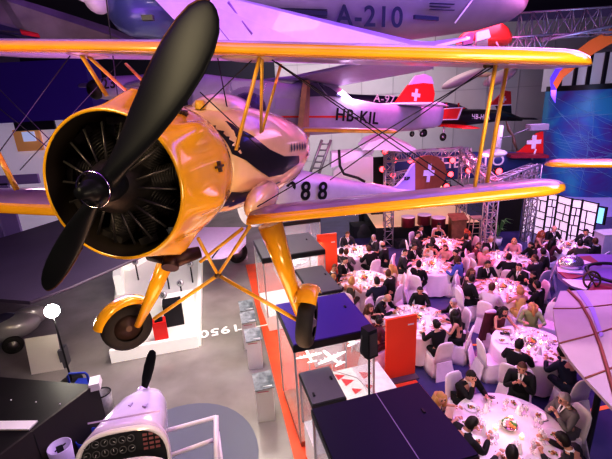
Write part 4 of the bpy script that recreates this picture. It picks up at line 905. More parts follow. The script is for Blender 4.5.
# leaning white board, white body shell, chair
a = G(43,373); mb = MB(); Y_ = Vector((-.1,.25,1)).normalized(); X_ = Vector((.93,.2,0)).normalized(); mb.box(a+Vector((.05,.15,.42)), (.72,.95,.03), X=X_, Y=Y_)
one(mb, 'white_board', mat('board_cream', (.8,.77,.68), .5), 'pale square board leaning below the bright spotlight', 'board', origin=a)
mb = MB(); mb.box(a+Vector((.42,.3,.25)), (.12,.3,.5), .2); one(mb, 'dark_prop_block', mat('grey_metal', (.2,.2,.22)), 'dark support block behind the pale leaning board', 'block', origin=a+Vector((.42,.3,0)))
q = G(12,330,.5); t = thing('white_car_shell', 'white rounded vehicle body at the left edge below the spotlight', 'vehicle', (q.x,q.y,0))
mb = MB(); mb.ball(q+Vector((0,0,.1)), (.75,.45,.36), 12, X=(.8,.5,0), Y=(-.5,.8,0)); mb.ball(q+Vector((.3,.35,.2)), (.5,.18,.3), 10, X=(.8,.5,0), Y=(-.5,.8,0)); build(mb, 'body', mat('shell_grey', (.5,.48,.5), .3, .2, coat=.5), t)
mb = MB(); mb.ball(q+Vector((-.1,-.05,.25)), (.45,.3,.27), 12, X=(.8,.5,0), Y=(-.5,.8,0)); build(mb, 'window', mat('cabin_glass', (.12,.1,.2)), t)
wheel(t, q+Vector((.2,-.35,-.25)), (.5,-.8,0), .25, .14)
q = G(24,392,.45); t = thing('blue_chair', 'blue seated chair with chrome tube legs by the black enclosure', 'chair', (q.x,q.y,0))
mb = MB(); mb.box(q+Vector((-.35,.1,0)), (.5,.45,.05), .3); build(mb, 'seat', mat('blue_plastic', (.03,.06,.4), .4), t)
mb = MB(); mb.box(q+Vector((.05,.1,.03)), (.3,.2,.02), .4); build(mb, 'paper', WHITE, t)
for s_ in (0,.12,.24):
    mb = MB(); mb.tube([q+Vector((s_-.1,-.2,-.4)), q+Vector((s_-.1,.0,0)), q+Vector((s_+.1,.25,.05)), q+Vector((s_+.2,.2,-.4))], .013, 6); build(mb, 'leg', mat('chrome', (.85,.83,.85)), t)
for i, (px, py, s) in enumerate([(77,374,(.42,.3,.06))]):
    q = G(px, py, .8); t = thing('blue_bench', ['blue tubular seat back just beyond the black enclosure', 'small blue seat edge by the striped bin'][i], 'chair', (q.x, q.y, 0))
    mb = MB(); w = s[0]/2; mb.tube([q+Vector((-w,0,-.8)), q+Vector((-w,0,-.04)), q+Vector((-w+.04,0,.02)), q+Vector((w-.04,0,.02)), q+Vector((w,0,-.04)), q+Vector((w,0,-.8))], .025, 8); build(mb, 'frame', mat('blue_plastic', (.03,.06,.4)), t)
    mb = MB(); mb.box(q+Vector((0,.15,-.35)), (s[0],.3,.04)); build(mb, 'seat', mat('blue_plastic', (.03,.06,.4)), t)
# black enclosure
h = 1.1
pA, pB, pC, pD = G(-60,372,h), G(91,377,h), G(-30,480,h), G(-200,460,h)
BK = mat('enclosure_black', (.012,.008,.010), .5, noise=.3, nscale=3)
t = thing('black_enclosure', 'large matt black box enclosure filling the bottom left corner', 'enclosure', (pA.x, pA.y-1.5, 0))
pB2 = G(96,385,h)
mb = MB(); mb.prism([Vector((v.x, v.y, h/2)) for v in (pA, pB2, pC, pD)], (0,0,h)); build(mb, 'top_box', BK, t)
dv = (pB2-pC); dv.z = 0; L = dv.length; dv.normalize(); nr_ = Vector((dv.y, -dv.x, 0))
mb = MB(); mb.box((pB2+pC)/2+nr_*.03+Vector((0,0,-h/2+.04)), (L,.05,h+.06), X=dv, Y=nr_); build(mb, 'side_panel', mat('side_brown_black', (.045,.035,.035), .5), t)
mb = MB(); mb.box(pC+dv*L*.42+nr_*.06+Vector((0,0,-h/2)), (.012,.006,h), X=dv, Y=nr_); build(mb, 'panel_joint', BLACK, t)
mb = MB(); a1, b1 = G(-20,426,h+.02), G(36,421,h+.02); mb.prism([G(-40,422,h+.02), G(38,421,h+.02), G(29,430,h+.02), G(-40,430,h+.02)], (0,0,.03)); build(mb, 'white_ledge', mat('ledge_white', (.75,.72,.72), .5), t)
mb = MB(); q = G(93,384,h+.05); mb.box(q+Vector((.03,.02,.0)), (.2,.3,.14), .35, taper=.9); one(mb, 'white_corner_cap', WHITE, 'small white box on the corner of the black enclosure', 'box', origin=q+Vector((.03,.02,-.06)))
mb = MB()
for px, py in ((11,400),(36,402),(60,404)): mb.ball(G(px,py,h+.01), .015, 5)
build(mb, 'screw_head', WHITE, t)
# bins beside the enclosure
q = G(107,412); t = thing('striped_bin', 'grey striped round litter bin behind the lavender lit cowling', 'bin', q)
mb = MB(); mb.lathe([(0,0),(.14,0),(.17,.5),(.15,.5),(.13,.05)], q, n=24, rfn=lambda th, h_: 1+.02*math.cos(12*th)); build(mb, 'bin_body', mat('bin_grey', (.5,.5,.48), .4, noise=.3, nscale=12), t)
mb = MB(); mb.lathe([(.155,.49),(.175,.5),(.16,.52),(.145,.5)], q, n=24); build(mb, 'bin_rim', BLACK, t)
q = G(92,452); t = thing('blue_bucket', 'deep blue bucket between the black enclosure and the white aeroplane', 'bucket', q)
mb = MB(); mb.lathe([(0,0),(.17,0),(.21,.38),(.19,.38),(.16,.03)], q, n=24); build(mb, 'bucket_body', mat('blue_plastic', (.03,.06,.4)), t)
q = G(69,478,0); t = thing('white_bin', 'white round bin holding dark scraps at the bottom left', 'bin', q)
mb = MB(); mb.lathe([(0,0),(.15,0),(.19,.72),(.17,.72),(.15,.5),(0,.5)], q, n=24); build(mb, 'bin_body', CW if 0 else mat('bin_violet_lit', (.5,.43,.65), .4), t)  # white bin with the purple light painted into its colour
mb = MB(); mb.box(q+Vector((0,0,.62)), (.1,.02,.2), .5); mb.tube([q+Vector((-.1,0,.6)), q+Vector((.08,.05,.72))], .012, 5); build(mb, 'scraps', BLACK, t)

# white trainer aeroplane at the bottom
nf = P(147,398,6.1); nb = P(116,452,4.55); WT = Fr(nf, nb-nf); t = thing('white_trainer_aeroplane', 'white two seat light aeroplane lit lavender with black propeller and dark instrument panel', 'aeroplane', (nf.x, nf.y, 0))
CW = mat('trainer_violet_lit', (.74,.66,.88), .25, coat=.6, noise=.05)  # white cowl paint with the lavender light mixed in
mb = MB(); L = (nb-nf).length
WT.fuse(mb, [(-.05,.16,.08,-.25,2.2),(.05,.26,.16,-.35,2.8),(.3,.34,.19,-.5,3.4),(.8,.42,.19,-.6,3.6),(1.2,.48,.17,-.68,3.6),(L*.80,.53,.15,-.74,3.2)]); cw_ = build(mb, 'engine_cowling', CW, t)
mb = MB(); 
for s in (-1,): mb.prism([WT.pt(.02,.66,.195), WT.pt(.07,.72,.196), WT.pt(.02,.78,.197)], WT.u*.02); mb.prism([WT.pt(-.2,.79,.195), WT.pt(-.14,.85,.195), WT.pt(-.2,.9,.197)], WT.u*.02)
mb.box(WT.pt(0,1.15,.212), (.85,.008,.02), X=WT.w, Y=WT.a, Z=WT.u); build(mb, 'cowling_louvre', mat('louvre_lav', (.45,.35,.6)), cw_)
yb = L*.80
mb = MB(); ring0 = WT.ring(yb, .52, .14, -.76, 3.0, 40); ring1 = WT.ring(yb+.1, .54, .155, -.78, 3.0, 40); ring2 = WT.ring(yb+.1, .50, .115, -.74, 3.0, 40); ring3 = WT.ring(yb+.0, .49, .10, -.72, 3.0, 40)
mb.loft([ring0, ring1, ring2, ring3], False); build(mb, 'cockpit_rim', WHITE, t)
mb = MB(); mb.loft([WT.ring(yb+.02, .49, .10, -.7, 3.0, 40), WT.ring(yb+.05, .49, .10, -.7, 3.0, 40)], True, smooth=False); ip = build(mb, 'instrument_panel', mat('panel_black', (.02,.02,.022), .5), t)
mb = MB(); mb2 = MB(); random.seed(3)
for r_ in range(2):
    for c_ in range(6):
        q = WT.pt(.4-c_*.1, yb+.065, .02-r_*.12); mb.lathe([(.042,0),(.046,.012),(.036,.014),(.033,.008)], q, WT.w, WT.u, WT.a, 16); a_ = random.uniform(0, 6); mb2.tube([q+WT.a*.012, q+WT.a*.012+(WT.w*math.cos(a_)+WT.u*math.sin(a_))*.03], .004, 4)
build(mb, 'gauge_rings', mat('gauge_grey', (.12,.12,.12), .4), ip); build(mb2, 'gauge_needles', WHITE, ip)
mb = MB()
for k in range(3):
    for r_ in range(4): mb.box(WT.pt(-.26-k*.07, yb+.07, .03-r_*.055), (.05,.03,.012), X=WT.w, Y=WT.u, Z=WT.a)
build(mb, 'radio_stack', mat('radio_grey', (.3,.12,.12), .4), ip)
mb = MB(); mb.loft([WT.ring(yb+.3, .6, -.1, -.8, 3.0, 32), WT.ring(yb+1.6, .62, -.05, -.8, 3.0, 32)], False); build(mb, 'cockpit_side', WHITE, t)
mb = MB(); hb = P(143,393,6.25); tp = P(153,350,6.35); dd = (tp-hb); ln = dd.length; dd.normalize(); S = dd.cross(WT.a).normalized(); rings = []
for f, ch, th in [(-.0,.08,.04),(.15,.11,.035),(.35,.16,.025),(.6,.18,.02),(.85,.16,.014),(.97,.11,.01),(1,.03,.006)]:
    c = hb+dd*ln*f; rings.append([c+(S*.93+WT.a*.35)*math.cos(2*PI*i/14)*ch/2+WT.a*math.sin(2*PI*i/14)*th for i in range(14)])
mb.loft(rings); build(mb, 'propeller_blade', PROP, t)
mb = MB(); rings = []
for f, ch, th in [(0,.06,.04),(.35,.12,.025),(.7,.13,.02),(1,.03,.008)]:
    c = hb-dd*ln*f; rings.append([c+(S*.93+WT.a*.35)*math.cos(2*PI*i/14)*ch/2+WT.a*math.sin(2*PI*i/14)*th for i in range(14)])
mb.loft(rings); build(mb, 'propeller_blade', PROP, t)
mb = MB(); mb.ball(hb-WT.a*.03, (.11,.11,.13), 10, X=WT.w, Y=WT.u, Z=WT.a); build(mb, 'spinner', CW, t)
mb = MB(); mb.tube([WT.pt(0,1.0,-.6), Vector((WT.pt(0,1.0,-.6).x, WT.pt(0,1.0,-.6).y, .2))], .05, 8); build(mb, 'nose_leg', SILVER, t); qn = WT.pt(0,1.0,-.6); wheel(t, Vector((qn.x,qn.y,.2)), WT.w, .2, .12)
# white tubular rail
t = thing('white_handrail', 'white tubular rail right of the white light aeroplane', 'handrail', G(212,470))
def zp(x, y, h): return G(x, y, h)
mb = MB(); mb.tube([P(158,433,5.4), P(216,417,5.4)], .028, 8); build(mb, 'cross_rail', WHITE, t); mb = MB(); mb.tube([P(163,458,5.2), P(213,440,5.35)], .028, 8); build(mb, 'cross_rail', WHITE, t)
mb = MB(); mb.tube([P(216,416,5.4), P(217,480,4.9)], .036, 8); build(mb, 'post', WHITE, t); mb = MB(); mb.tube([P(160,432,5.4), P(170,490,4.8)], .03, 8); build(mb, 'post', WHITE, t); mb = MB(); mb.tube([P(218,432,5.5), P(224,480,5.1)], .022, 8); build(mb, 'post', WHITE, t)

# parked vintage aircraft under the biplane (lavender lit wing, spoked wheel)
q = G(237,262); t = thing('parked_lavender_aircraft', 'parked aircraft with lavender lit wing and big black tyred wheel under the biplane', 'aeroplane', q)
mb = MB(); mb.prism([G(x, y, 1.3) for x, y in [(186,248),(192,256),(206,259),(222,258),(238,252),(246,243),(246,228),(196,228)]], (0,0,.08)); w_ = build(mb, 'wing', PURW, t)
mb = MB(); mb.tube([G(212,258,1.35), G(222,245,1.35), G(234,236,1.35)], .02, 5); build(mb, 'wing_seam', BLACK, w_)
wheel(t, G(238,253,.42), (.55,-.8,0), .42, .12)
mb = MB(); mb.box(G(241,258)+Vector((.05,-.1,.1)), (.45,.3,.2)); build(mb, 'wheel_chock', WHITE, t)

# ================================================================== RIGHT SIDE: ribbed fabric wing and painted craft
t = thing('ribbed_fabric_wing', 'pale pink fabric wing with brown ribs spreading from the right edge', 'aeroplane wing', G(590,340,2.3))
def gw(px, py): v = G(px, py, 2.3); return v
mb = MB(); mb.prism([gw(x, y) for x, y in [(560,292),(640,290),(640,432),(612,409),(585,380),(570,362),(559,345),(555,328),(553,310)]], (0,0,.05)); build(mb, 'fabric', mat('wing_fabric_pink', (.46,.39,.41), .55, noise=.1, nscale=1.5), t)
mb = MB(); mb.tube([v+Vector((0,0,.04)) for v in (gw(568,292), gw(580,304), gw(590,322), gw(600,348), gw(608,375), gw(616,404))], .026, 6); build(mb, 'main_rib', mat('rib_brown', (.25,.08,.06), .5), t)
for l in ([(553,310),(575,310),(612,306),(640,304)], [(559,345),(590,337),(612,330),(640,320)], [(585,380),(606,372),(640,358)]):
    mb = MB(); mb.tube([gw(*p)+Vector((0,0,.03)) for p in l], .014, 5); build(mb, 'cross_rib', mat('rib_brown', (.25,.08,.06)), t)
mb = MB()
mb.prism([gw(x, y)+Vector((0,0,.035)) for x, y in [(576,292),(582,292),(594,310),(603,337),(600,339),(590,312)]], (0,0,.006)); build(mb, 'lavender_strip', mat('strip_lavender', (.35,.25,.6), .5), t)
t = thing('painted_craft', 'violet and white striped aircraft body beside the far right table', 'aeroplane', G(590,275,1.6))
def gq(px, py, h=1.6): return G(px, py, h)
mb = MB(); mb.prism([gq(x, y) for x, y in [(556,266),(562,262),(578,256),(600,256),(640,258),(640,293),(586,291),(568,284),(558,276)]], (0,0,.12)); bd = build(mb, 'hull', mat('hull_violet', (.25,.15,.45), .4), t)
mb = MB()
for q in ([(557,267),(584,271),(583,274),(558,272)], [(562,279),(594,281),(586,290),(572,286)], [(574,257),(592,263),(582,265),(566,261)]): mb.prism([gq(x, y, 1.68) for x, y in q], (0,0,.02))
build(mb, 'white_stripe', WHITE, bd)
for q in ([(558,272),(585,276),(568,280)], [(576,257),(590,256),(602,265),(596,265)], [(595,283),(612,284),(612,291),(588,290)]):
    mb = MB(); mb.prism([gq(x, y, 1.68) for x, y in q], (0,0,.02)); build(mb, 'maroon_stripe', mat('maroon', (.3,.03,.06)), bd)
mb = MB(); mb.ball(gq(571,263,1.8), (.3,.24,.2), 12); build(mb, 'silver_nose', mat('chrome_soft', (.7,.68,.72), .25, .8), t)
mb = MB(); mb.lathe([(.17,0),(.2,.02),(.22,0),(.2,-.02)], gq(592,280,1.85), RT, UP, FW, 24); 
for k in range(6): mb.tube([gq(592,280,1.85), gq(592,280,1.85)+(RT*math.cos(k*PI/3)+UP*math.sin(k*PI/3))*.2], .018, 5)
build(mb, 'radial_engine', mat('dark_bronze', (.1,.06,.03)), t)
mb = MB(); mb.lathe([(.55,0),(.6,.04),(.65,0),(.6,-.04)], gq(617,273,1.8), (1,0,0), (0,1,0), (0,0,1), 32); build(mb, 'cockpit_hoop', BLACK, t)
mb = MB(); mb.tube([gq(592,275,1.55), Vector((gq(592,275).x, gq(592,275).y, 0))], .1, 8); mb.tube([gq(575,270,1.55), Vector((gq(575,270).x, gq(575,270).y, 0))], .08, 8); build(mb, 'support_leg', BLACK, t)
t = thing('ribbed_wing_support', 'black stand carrying the pale ribbed wing', 'stand', G(612,380)); mb = MB(); v = gw(610,340); mb.tube([Vector((v.x,v.y,0)), Vector((v.x,v.y,2.27))], .05, 8); build(mb, 'post', BLACK, t)

# ================================================================== PEOPLE
def skin(vs, es, rs, sub=1, root=0):
    me = bpy.data.meshes.new('s'); me.from_pydata([tuple(v) for v in vs], es, [])
    ob = bpy.data.objects.new('s', me); COL.objects.link(ob); md = ob.modifiers.new('k', 'SKIN'); md.use_smooth_shade = True
    sv = me.skin_vertices[0].data
    for i, r in enumerate(rs): sv[i].radius = r if isinstance(r, tuple) else (r, r); sv[i].use_root = (i == root)
    if sub: ob.modifiers.new('b', 'SUBSURF').levels = sub; ob.modifiers['b'].render_levels = sub
    bpy.context.view_layer.update()
    out = bpy.data.meshes.new_from_object(ob.evaluated_get(bpy.context.evaluated_depsgraph_get()))
    vsx = [v.co.copy() for v in out.vertices]; fs = [tuple(p.vertices) for p in out.polygons]
    bpy.data.objects.remove(ob); bpy.data.meshes.remove(out); bpy.data.meshes.remove(me)
    return vsx, fs
V = Vector
def ik(s, w, l1, l2, pole):
    d = w-s; L = min(d.length, (l1+l2)*.995); dn = d.normalized(); w = s+dn*L
    a = (l1*l1-l2*l2+L*L)/(2*L); h = math.sqrt(max(0, l1*l1-a*a)); pp = (pole - dn*pole.dot(dn)).normalized()
    return s+dn*a+pp*h, w
POSES = {  # lean, side lean, right wrist, left wrist, head pitch, head yaw
 'table': (.14, 0, (.15,.40,.83), (-.16,.38,.83), .25, 0), 'chin': (.2, .02, (.05,.27,1.06), (-.18,.38,.83), .3, .1),
 'eat': (.42, 0, (.13,.46,.86), (-.15,.42,.83), .75, 0), 'back': (-.08, 0, (.12,.26,.62), (-.12,.24,.62), .0, 0),
 'clasp': (.1, 0, (.085,.27,.93), (-.085,.27,.95), .2, 0), 'turn': (.12, .06, (.16,.36,.83), (-.2,.34,.83), .15, 1.0),
 'turnl': (.12, -.06, (.2,.34,.83), (-.16,.36,.83), .15, -1.0), 'stand': (.06, 0, (.2,.25,.98), (-.22,.1,.85), .3, 0)}
_mc = {}
def pose(pn, fem):
    lean, sl, rw, lw_, hp, hyw = POSES[pn]; st = pn == 'stand'; k = .93 if fem else 1.0
    hip = V((0,0,.93 if st else .56)); rt = Matrix.Rotation(-lean, 3, 'X') @ Matrix.Rotation(sl*1.5, 3, 'Y')
    J = {}; up = lambda x, y, z: hip + rt @ V((x, y, z))*k
    J['hip'] = hip; J['waist'] = up(0,.0,.2); J['chest'] = up(0,.0,.38); J['ntop'] = up(0,.015,.53); J['nbase'] = up(0,.0,.47)
    hr = Matrix.Rotation(-hp*.55, 3, 'X'); J['head'] = J['ntop'] + hr @ V((0,.035,.105)); J['hr'] = Matrix.Rotation(-hyw, 3, 'Z') @ hr if hyw else hr
    w = (.155 if fem else .185)
    dz = (.37 if st else 0)
    for s, n, wr in ((1,'r',rw),(-1,'l',lw_)):
        sh = up(s*w/k, .0, .43); J['sh'+n] = sh; wv = V(wr) + V((0,0,0))
        if pn == 'eat': wv.y += .08
        e, wv = ik(sh, wv, .285*k, .255*k, V((s*.6,-.35,-.8))); J['el'+n] = e; J['wr'+n] = wv
        if st: J['hp'+n] = V((s*.1,0,.9)); J['kn'+n] = V((s*.11,.03,.5)); J['an'+n] = V((s*.12,-.02,.08))
        else: J['hp'+n] = V((s*.1,0,.53)); J['kn'+n] = V((s*.12,.43,.52)); J['an'+n] = V((s*.12,.40,.09))
    return J
def body_mesh(pn, fem):
    key = ('b', pn, fem)
    if key in _mc: return _mc[key]
    J = pose(pn, fem); f = .88 if fem else 1
    vs = [J['hip'], J['waist'], J['chest'], J['nbase'], J['ntop'], J['head']-J['hr']@V((0,.01,.03))]; es = [(0,1),(1,2),(2,3),(3,4),(4,5)]
    rs = [(.14*f,.10*f),(.12*f,.085*f),(.145*f,.095*f),.062*f,.05*f,.055]
    for n in 'rl':
        i = len(vs); vs += [J['sh'+n], J['el'+n], J['wr'+n]]; es += [(2,i),(i,i+1),(i+1,i+2)]; rs += [.052*f,.038*f,.026*f]
        d = (J['wr'+n]-J['el'+n]).normalized(); vs.append(J['wr'+n]+d*.075); es.append((i+2, i+3)); rs.append((.036*f,.02*f))
        i = len(vs); vs += [J['hp'+n], J['kn'+n], J['an'+n], J['an'+n]+V((0,.12,-.04))]; es += [(0,i),(i,i+1),(i+1,i+2),(i+2,i+3)]; rs += [.085*f,.055*f,.038*f,.032*f]
    mb = MB(); a, b = skin(vs, es, rs); mb.add(a, b, 0, True)
    for n, s in (('r',1),('l',-1)):                        # five separate fingers each
        w = J['wr'+n]; d = (w-J['el'+n]).normalized(); side = d.cross(V((0,0,1))); side = side.normalized()*(-s) if side.length > .05 else V((-s,0,0)); nn = side.cross(d).normalized()
        if nn.z > 0: nn = -nn
        for q in range(4):
            o = side*(.027-.018*q); L = (.068,.076,.07,.055)[q]*f; p0 = w+d*.085+o*f
            mb.tube([p0, p0+d*L*.5+nn*.006, p0+d*L*.8+nn*.022, p0+d*L*.95+nn*.04], [.0095,.009,.008,.006], 6)
        p0 = w+d*.03+side*.022*f; mb.tube([p0, p0+side*.03+d*.025+nn*.005, p0+side*.03+d*.055+nn*.015], [.013,.011,.008], 6)
    hr = J['hr']; hc = J['head']
    def hf(x, y, z):
        if z < 0: x *= 1+z*.28; y = y*(1+z*.12) + (.06*-z if y > 0 else .12*-z*(-y)); 
        if y > .5 and abs(x) < .2 and -.35 < z < .15: y += .17*(1-abs(x)/.2)*(1-max(0, z+.2)/.4)
        if y > .4 and .12 < abs(x) < .5 and 0 < z < .25: y -= .07
        return (x, y, z)
    mb.ball(hc, (.077*f**.5,.096*f**.5,.118*f**.5), 14, 0, hr@V((1,0,0)), hr@V((0,1,0)), hr@V((0,0,1)), hf)
    for s in (-1, 1):
        mb.ball(hc+hr@V((s*.077,-.005,-.005)), (.012,.02,.03), 6, 0, hr@V((1,0,0)), hr@V((0,1,0)), hr@V((0,0,1)))
        mb.ball(hc+hr@V((s*.03,.084,.012)), (.013,.008,.007), 5, 1, hr@V((1,0,0)), hr@V((0,1,0)), hr@V((0,0,1)))
        mb.ball(hc+hr@V((s*.03,.088,.034)), (.019,.006,.004), 5, 1, hr@V((1,0,0)), hr@V((0,1,0)), hr@V((0,0,1)))
    mb.ball(hc+hr@V((0,.088,-.055)), (.024,.008,.006), 5, 2, hr@V((1,0,0)), hr@V((0,1,0)), hr@V((0,0,1)))
    me = mb.mesh('person'); [me.materials.append(None) for _ in range(3)]; _mc[key] = me; return me
def cloth_meshes(pn, fem, kind):
    key = ('c', pn, fem, kind)
    if key in _mc: return _mc[key]
    J = pose(pn, fem); f = .88 if fem else 1; out = {}
    g = 1.13 if not fem else 1.1
    vs = [J['hip']-V((0,0,.04)), J['waist'], J['chest'], J['nbase']]; es = [(0,1),(1,2),(2,3)]; rs = [(.165*f,.125*f),(.145*f*g,.11*f),(.165*f*g,.115*f),(.075,.07)]
    if kind != 'sleeveless':
        for n in 'rl':
            i = len(vs); d = (J['wr'+n]-J['el'+n]); vs += [J['sh'+n]+V((0,0,.005)), J['el'+n], J['wr'+n]-d*.04]; es += [(2,i),(i,i+1),(i+1,i+2)]; rs += [.078*f,.058*f,.043*f]
    mb = MB(); a, b = skin(vs, es, rs); mb.add(a, b, 0, True); out['top'] = mb.mesh('top')
    vs = [J['hip']-V((0,0,.02))]; es = []; rs = [(.165*f,.12*f)]
    for n in 'rl':
        i = len(vs); vs += [J['hp'+n], J['kn'+n]] + ([J['an'+n]+V((0,0,.04))] if not fem else [J['kn'+n].lerp(J['an'+n], .25)]); es += [(0,i),(i,i+1),(i+1,i+2)]; rs += [.105*f,.075*f,.06*f]
    mb = MB(); a, b = skin(vs, es, rs); mb.add(a, b, 0, True); out['bottom'] = mb.mesh('bottom')
    for n in 'rl':
        mb = MB(); mb.ball(J['an'+n]+V((0,.06,-.045)), (.045,.13,.045), 8, 0); out['shoe'+n] = mb.mesh('shoe')
    # shirt front: a V that follows the chest
    c = J['chest']; nb = J['nbase']; fwd = ((nb-J['waist']).normalized().cross(V((-1,0,0)))).normalized(); fwd = fwd if fwd.y > 0 else -fwd; upv = (nb-J['waist']).normalized()
    mb = MB(); yy = .132*f
    top = nb + upv*.035 + fwd*.064; mid = c + fwd*(yy+.012)
    mb.add([top+V((-.055,0,0)), top+V((.055,0,0)), mid+V((.03,0,0))+upv*.02, mid+V((0,0,0))-upv*.1+fwd*.0, mid+V((-.03,0,0))+upv*.02], [(0,1,2,4),(4,2,3)])
    mb.lathe([(.066,0),(.062,.045),(.058,.045)], nb+upv*.0, (1,0,0), fwd, upv, 14); out['shirt'] = mb.mesh('shirt')
    mb = MB(); mb.prism([top+fwd*.012+V((-.014,0,0)), top+fwd*.012+V((.014,0,0)), mid+fwd*.012+V((.018,0,0)), mid+fwd*.012-upv*.09, mid+fwd*.012+V((-.018,0,0))], fwd*.006); out['tie'] = mb.mesh('tie')
    for k in list(out): out[k].materials.append(None)
    _mc[key] = out; return out
def hair_mesh(pn, fem, style):
    key = ('h', pn, fem, style)
    if key in _mc: return _mc[key]
    J = pose(pn, fem); hr = J['hr']; hc = J['head']; f = .94 if fem else 1; mb = MB()
    n = 16; vs = []; fs = []; idx = {}
    def inside(d):
        x, y, z = d
        if style == 'bald': return z < .25 and z > -.45 and y < .15 and not (y > -.2 and z < -.1)
        if y > .05: return z > .42 + .25*max(0, y-.3) or (y < .25 and z > .1)
        return z > -.55 if y < -.25 else z > -.15
    for i in range(n+1):
        ph = PI*i/n
        for k in range(2*n):
            th = PI*k/n; d = (math.sin(ph)*math.cos(th), math.sin(ph)*math.sin(th), math.cos(ph))
            R_ = 1.0 + .02*math.sin(5*th+3*ph)
            vs.append(hc + hr@V((d[0]*.086*f*R_, d[1]*.106*f*R_, d[2]*.128*f*R_)))
    for i in range(n):
        for k in range(2*n):
            ph = PI*(i+.5)/n; th = PI*(k+.5)/n; d = (math.sin(ph)*math.cos(th), math.sin(ph)*math.sin(th), math.cos(ph))
            if inside(d): fs.append((i*2*n+k, i*2*n+(k+1) % (2*n), (i+1)*2*n+(k+1) % (2*n), (i+1)*2*n+k))
    mb.add(vs, fs, 0, True)
    if style == 'long':
        nk = hc + hr@V((0,-.05,-.02)); dn = V((0,-.09,-.30))
        mb.tube([nk+V((0,0,.03)), nk+V((0,-.03,-.08)), nk+V((0,-.07,-.2)), nk+dn], [.095,.10,.09,.045], 12, flat=1.0)
        for s in (-1, 1): mb.tube([hc+hr@V((s*.07,.01,.04)), hc+hr@V((s*.085,0,-.07)), hc+hr@V((s*.085,.0,-.17)), hc+hr@V((s*.07,-.02,-.24))], [.03,.036,.034,.015], 8)
    if style == 'bun': mb.ball(hc+hr@V((0,-.11,.05)), .05, 8)
    if style == 'bob': 
        mb.ball(hc+hr@V((0,-.035,-.04)), (.1,.09,.1), 10)
    me = mb.mesh('hair'); me.materials.append(None); _mc[key] = me; return me
SKINM = [mat('skin_light', (.72,.42,.32), .5), mat('skin_tan', (.58,.32,.22), .5)]
EYE = mat('eye_dark', (.03,.02,.02), .3); LIP = mat('lip', (.5,.15,.13), .5)
HC = {'dark': mat('hair_dark', (.018,.012,.01), .5), 'brown': mat('hair_brown', (.10,.045,.02), .5), 'blond': mat('hair_blond', (.55,.33,.12), .5), 'grey': mat('hair_grey', (.42,.38,.37), .5), 'red': mat('hair_red', (.35,.09,.03), .5)}
CL = {'black': (.010,.010,.013), 'navy': (.018,.022,.06), 'grey': (.22,.20,.20), 'char': (.035,.032,.038), 'maroon': (.14,.03,.05), 'pink': (.65,.33,.35), 'white': (.75,.72,.74), 'blue': (.09,.14,.45), 'yellow': (.75,.58,.18), 'green': (.38,.48,.22), 'olive': (.10,.09,.06), 'beige': (.6,.45,.38)}
def kid(name, me, m, par, locrot=None):
    o = bpy.data.objects.new(name, me); COL.objects.link(o); o.parent = par
    if len(me.materials) == 0: me.materials.append(None)
    o.material_slots[0].link = 'OBJECT'; o.material_slots[0].material = m; return o
def person(loc, rz, label, pn='table', sex='m', top='black', hair='short', hcol='dark', style='suit', tie=True, grp=None, skin_i=0, z=0):
    fem = sex == 'f'
    o = bpy.data.objects.new('person', body_mesh(pn, fem)); COL.objects.link(o); o.location = (loc[0], loc[1], z); o.rotation_euler = (0, 0, rz)
    for i, m in enumerate((SKINM[skin_i], EYE, LIP)): o.material_slots[i].link = 'OBJECT'; o.material_slots[i].material = m
    tag(o, label, 'person', grp)
    c = cloth_meshes(pn, fem, style if style == 'sleeveless' else 'sleeved'); cm = mat('cloth_'+top, CL[top], .75, noise=.15)
    kid({'suit': 'jacket', 'shirt': 'shirt', 'sleeveless': 'dress_top', 'sleeved': 'blouse'}[style], c['top'], cm, o)
    kid('trousers' if not fem else 'skirt', c['bottom'], cm if (style != 'shirt') else mat('cloth_char', CL['char'], .75), o)
    for n in 'rl': kid('shoe', c['shoe'+n], BLACK, o)
    if style == 'suit':
        s = kid('shirt', c['shirt'], mat('cloth_shirtwhite', (.85,.82,.84), .6), o)
        if tie: kid('tie', c['tie'], mat('tie_dark', (.04,.03,.06), .5), s)
    if hair: kid('hair', hair_mesh(pn, fem, hair), HC[hcol], o)
    return o

# ------------------------------------------------------------------ white slipcovered chair
COVER = mat('slipcover', (.95,.88,.90), .65, noise=.07, nscale=8, bump=.05)
def chair_mesh():
    s = MB(); rings = []
    for z, g_ in ((.0,1.18),(.15,1.12),(.32,1.04),(.455,1.0),(.475,.96)):
        r = []
        for k in range(40):
            t = 2*PI*k/40; cx, sy = math.cos(t), math.sin(t); w = 1+.025*math.cos(10*t)*(1-z/.48)
            r.append(V((.235*g_*w*math.copysign(abs(cx)**.45, cx), .235*g_*w*math.copysign(abs(sy)**.45, sy), z)))
        rings.append(r)
    s.loft(rings, True)
    b = MB(); rings = []
    for z, hw, y, th in ((.40,.235,-.235,.035),(.6,.235,-.25,.035),(.8,.225,-.285,.032),(.93,.20,-.315,.028),(.985,.15,-.325,.02),(1.0,.08,-.327,.01)):
        rings.append([V((hw*math.copysign(abs(math.cos(t))**.5, math.cos(t)), y+th*math.copysign(abs(math.sin(t))**.8, math.sin(t)), z)) for t in [2*PI*k/28 for k in range(28)]])
    b.loft(rings, True)
    k = MB(); k.prism([V((-.2,-.29,.44)), V((.2,-.29,.44)), V((.26,-.40,.0)), V((-.26,-.40,.0))], (0,.02,.0))
    return s.mesh('seat_cover'), b.mesh('back_cover'), k.mesh('back_skirt')
CM = chair_mesh()
for m_ in CM: m_.materials.append(COVER)
chair_proto = None
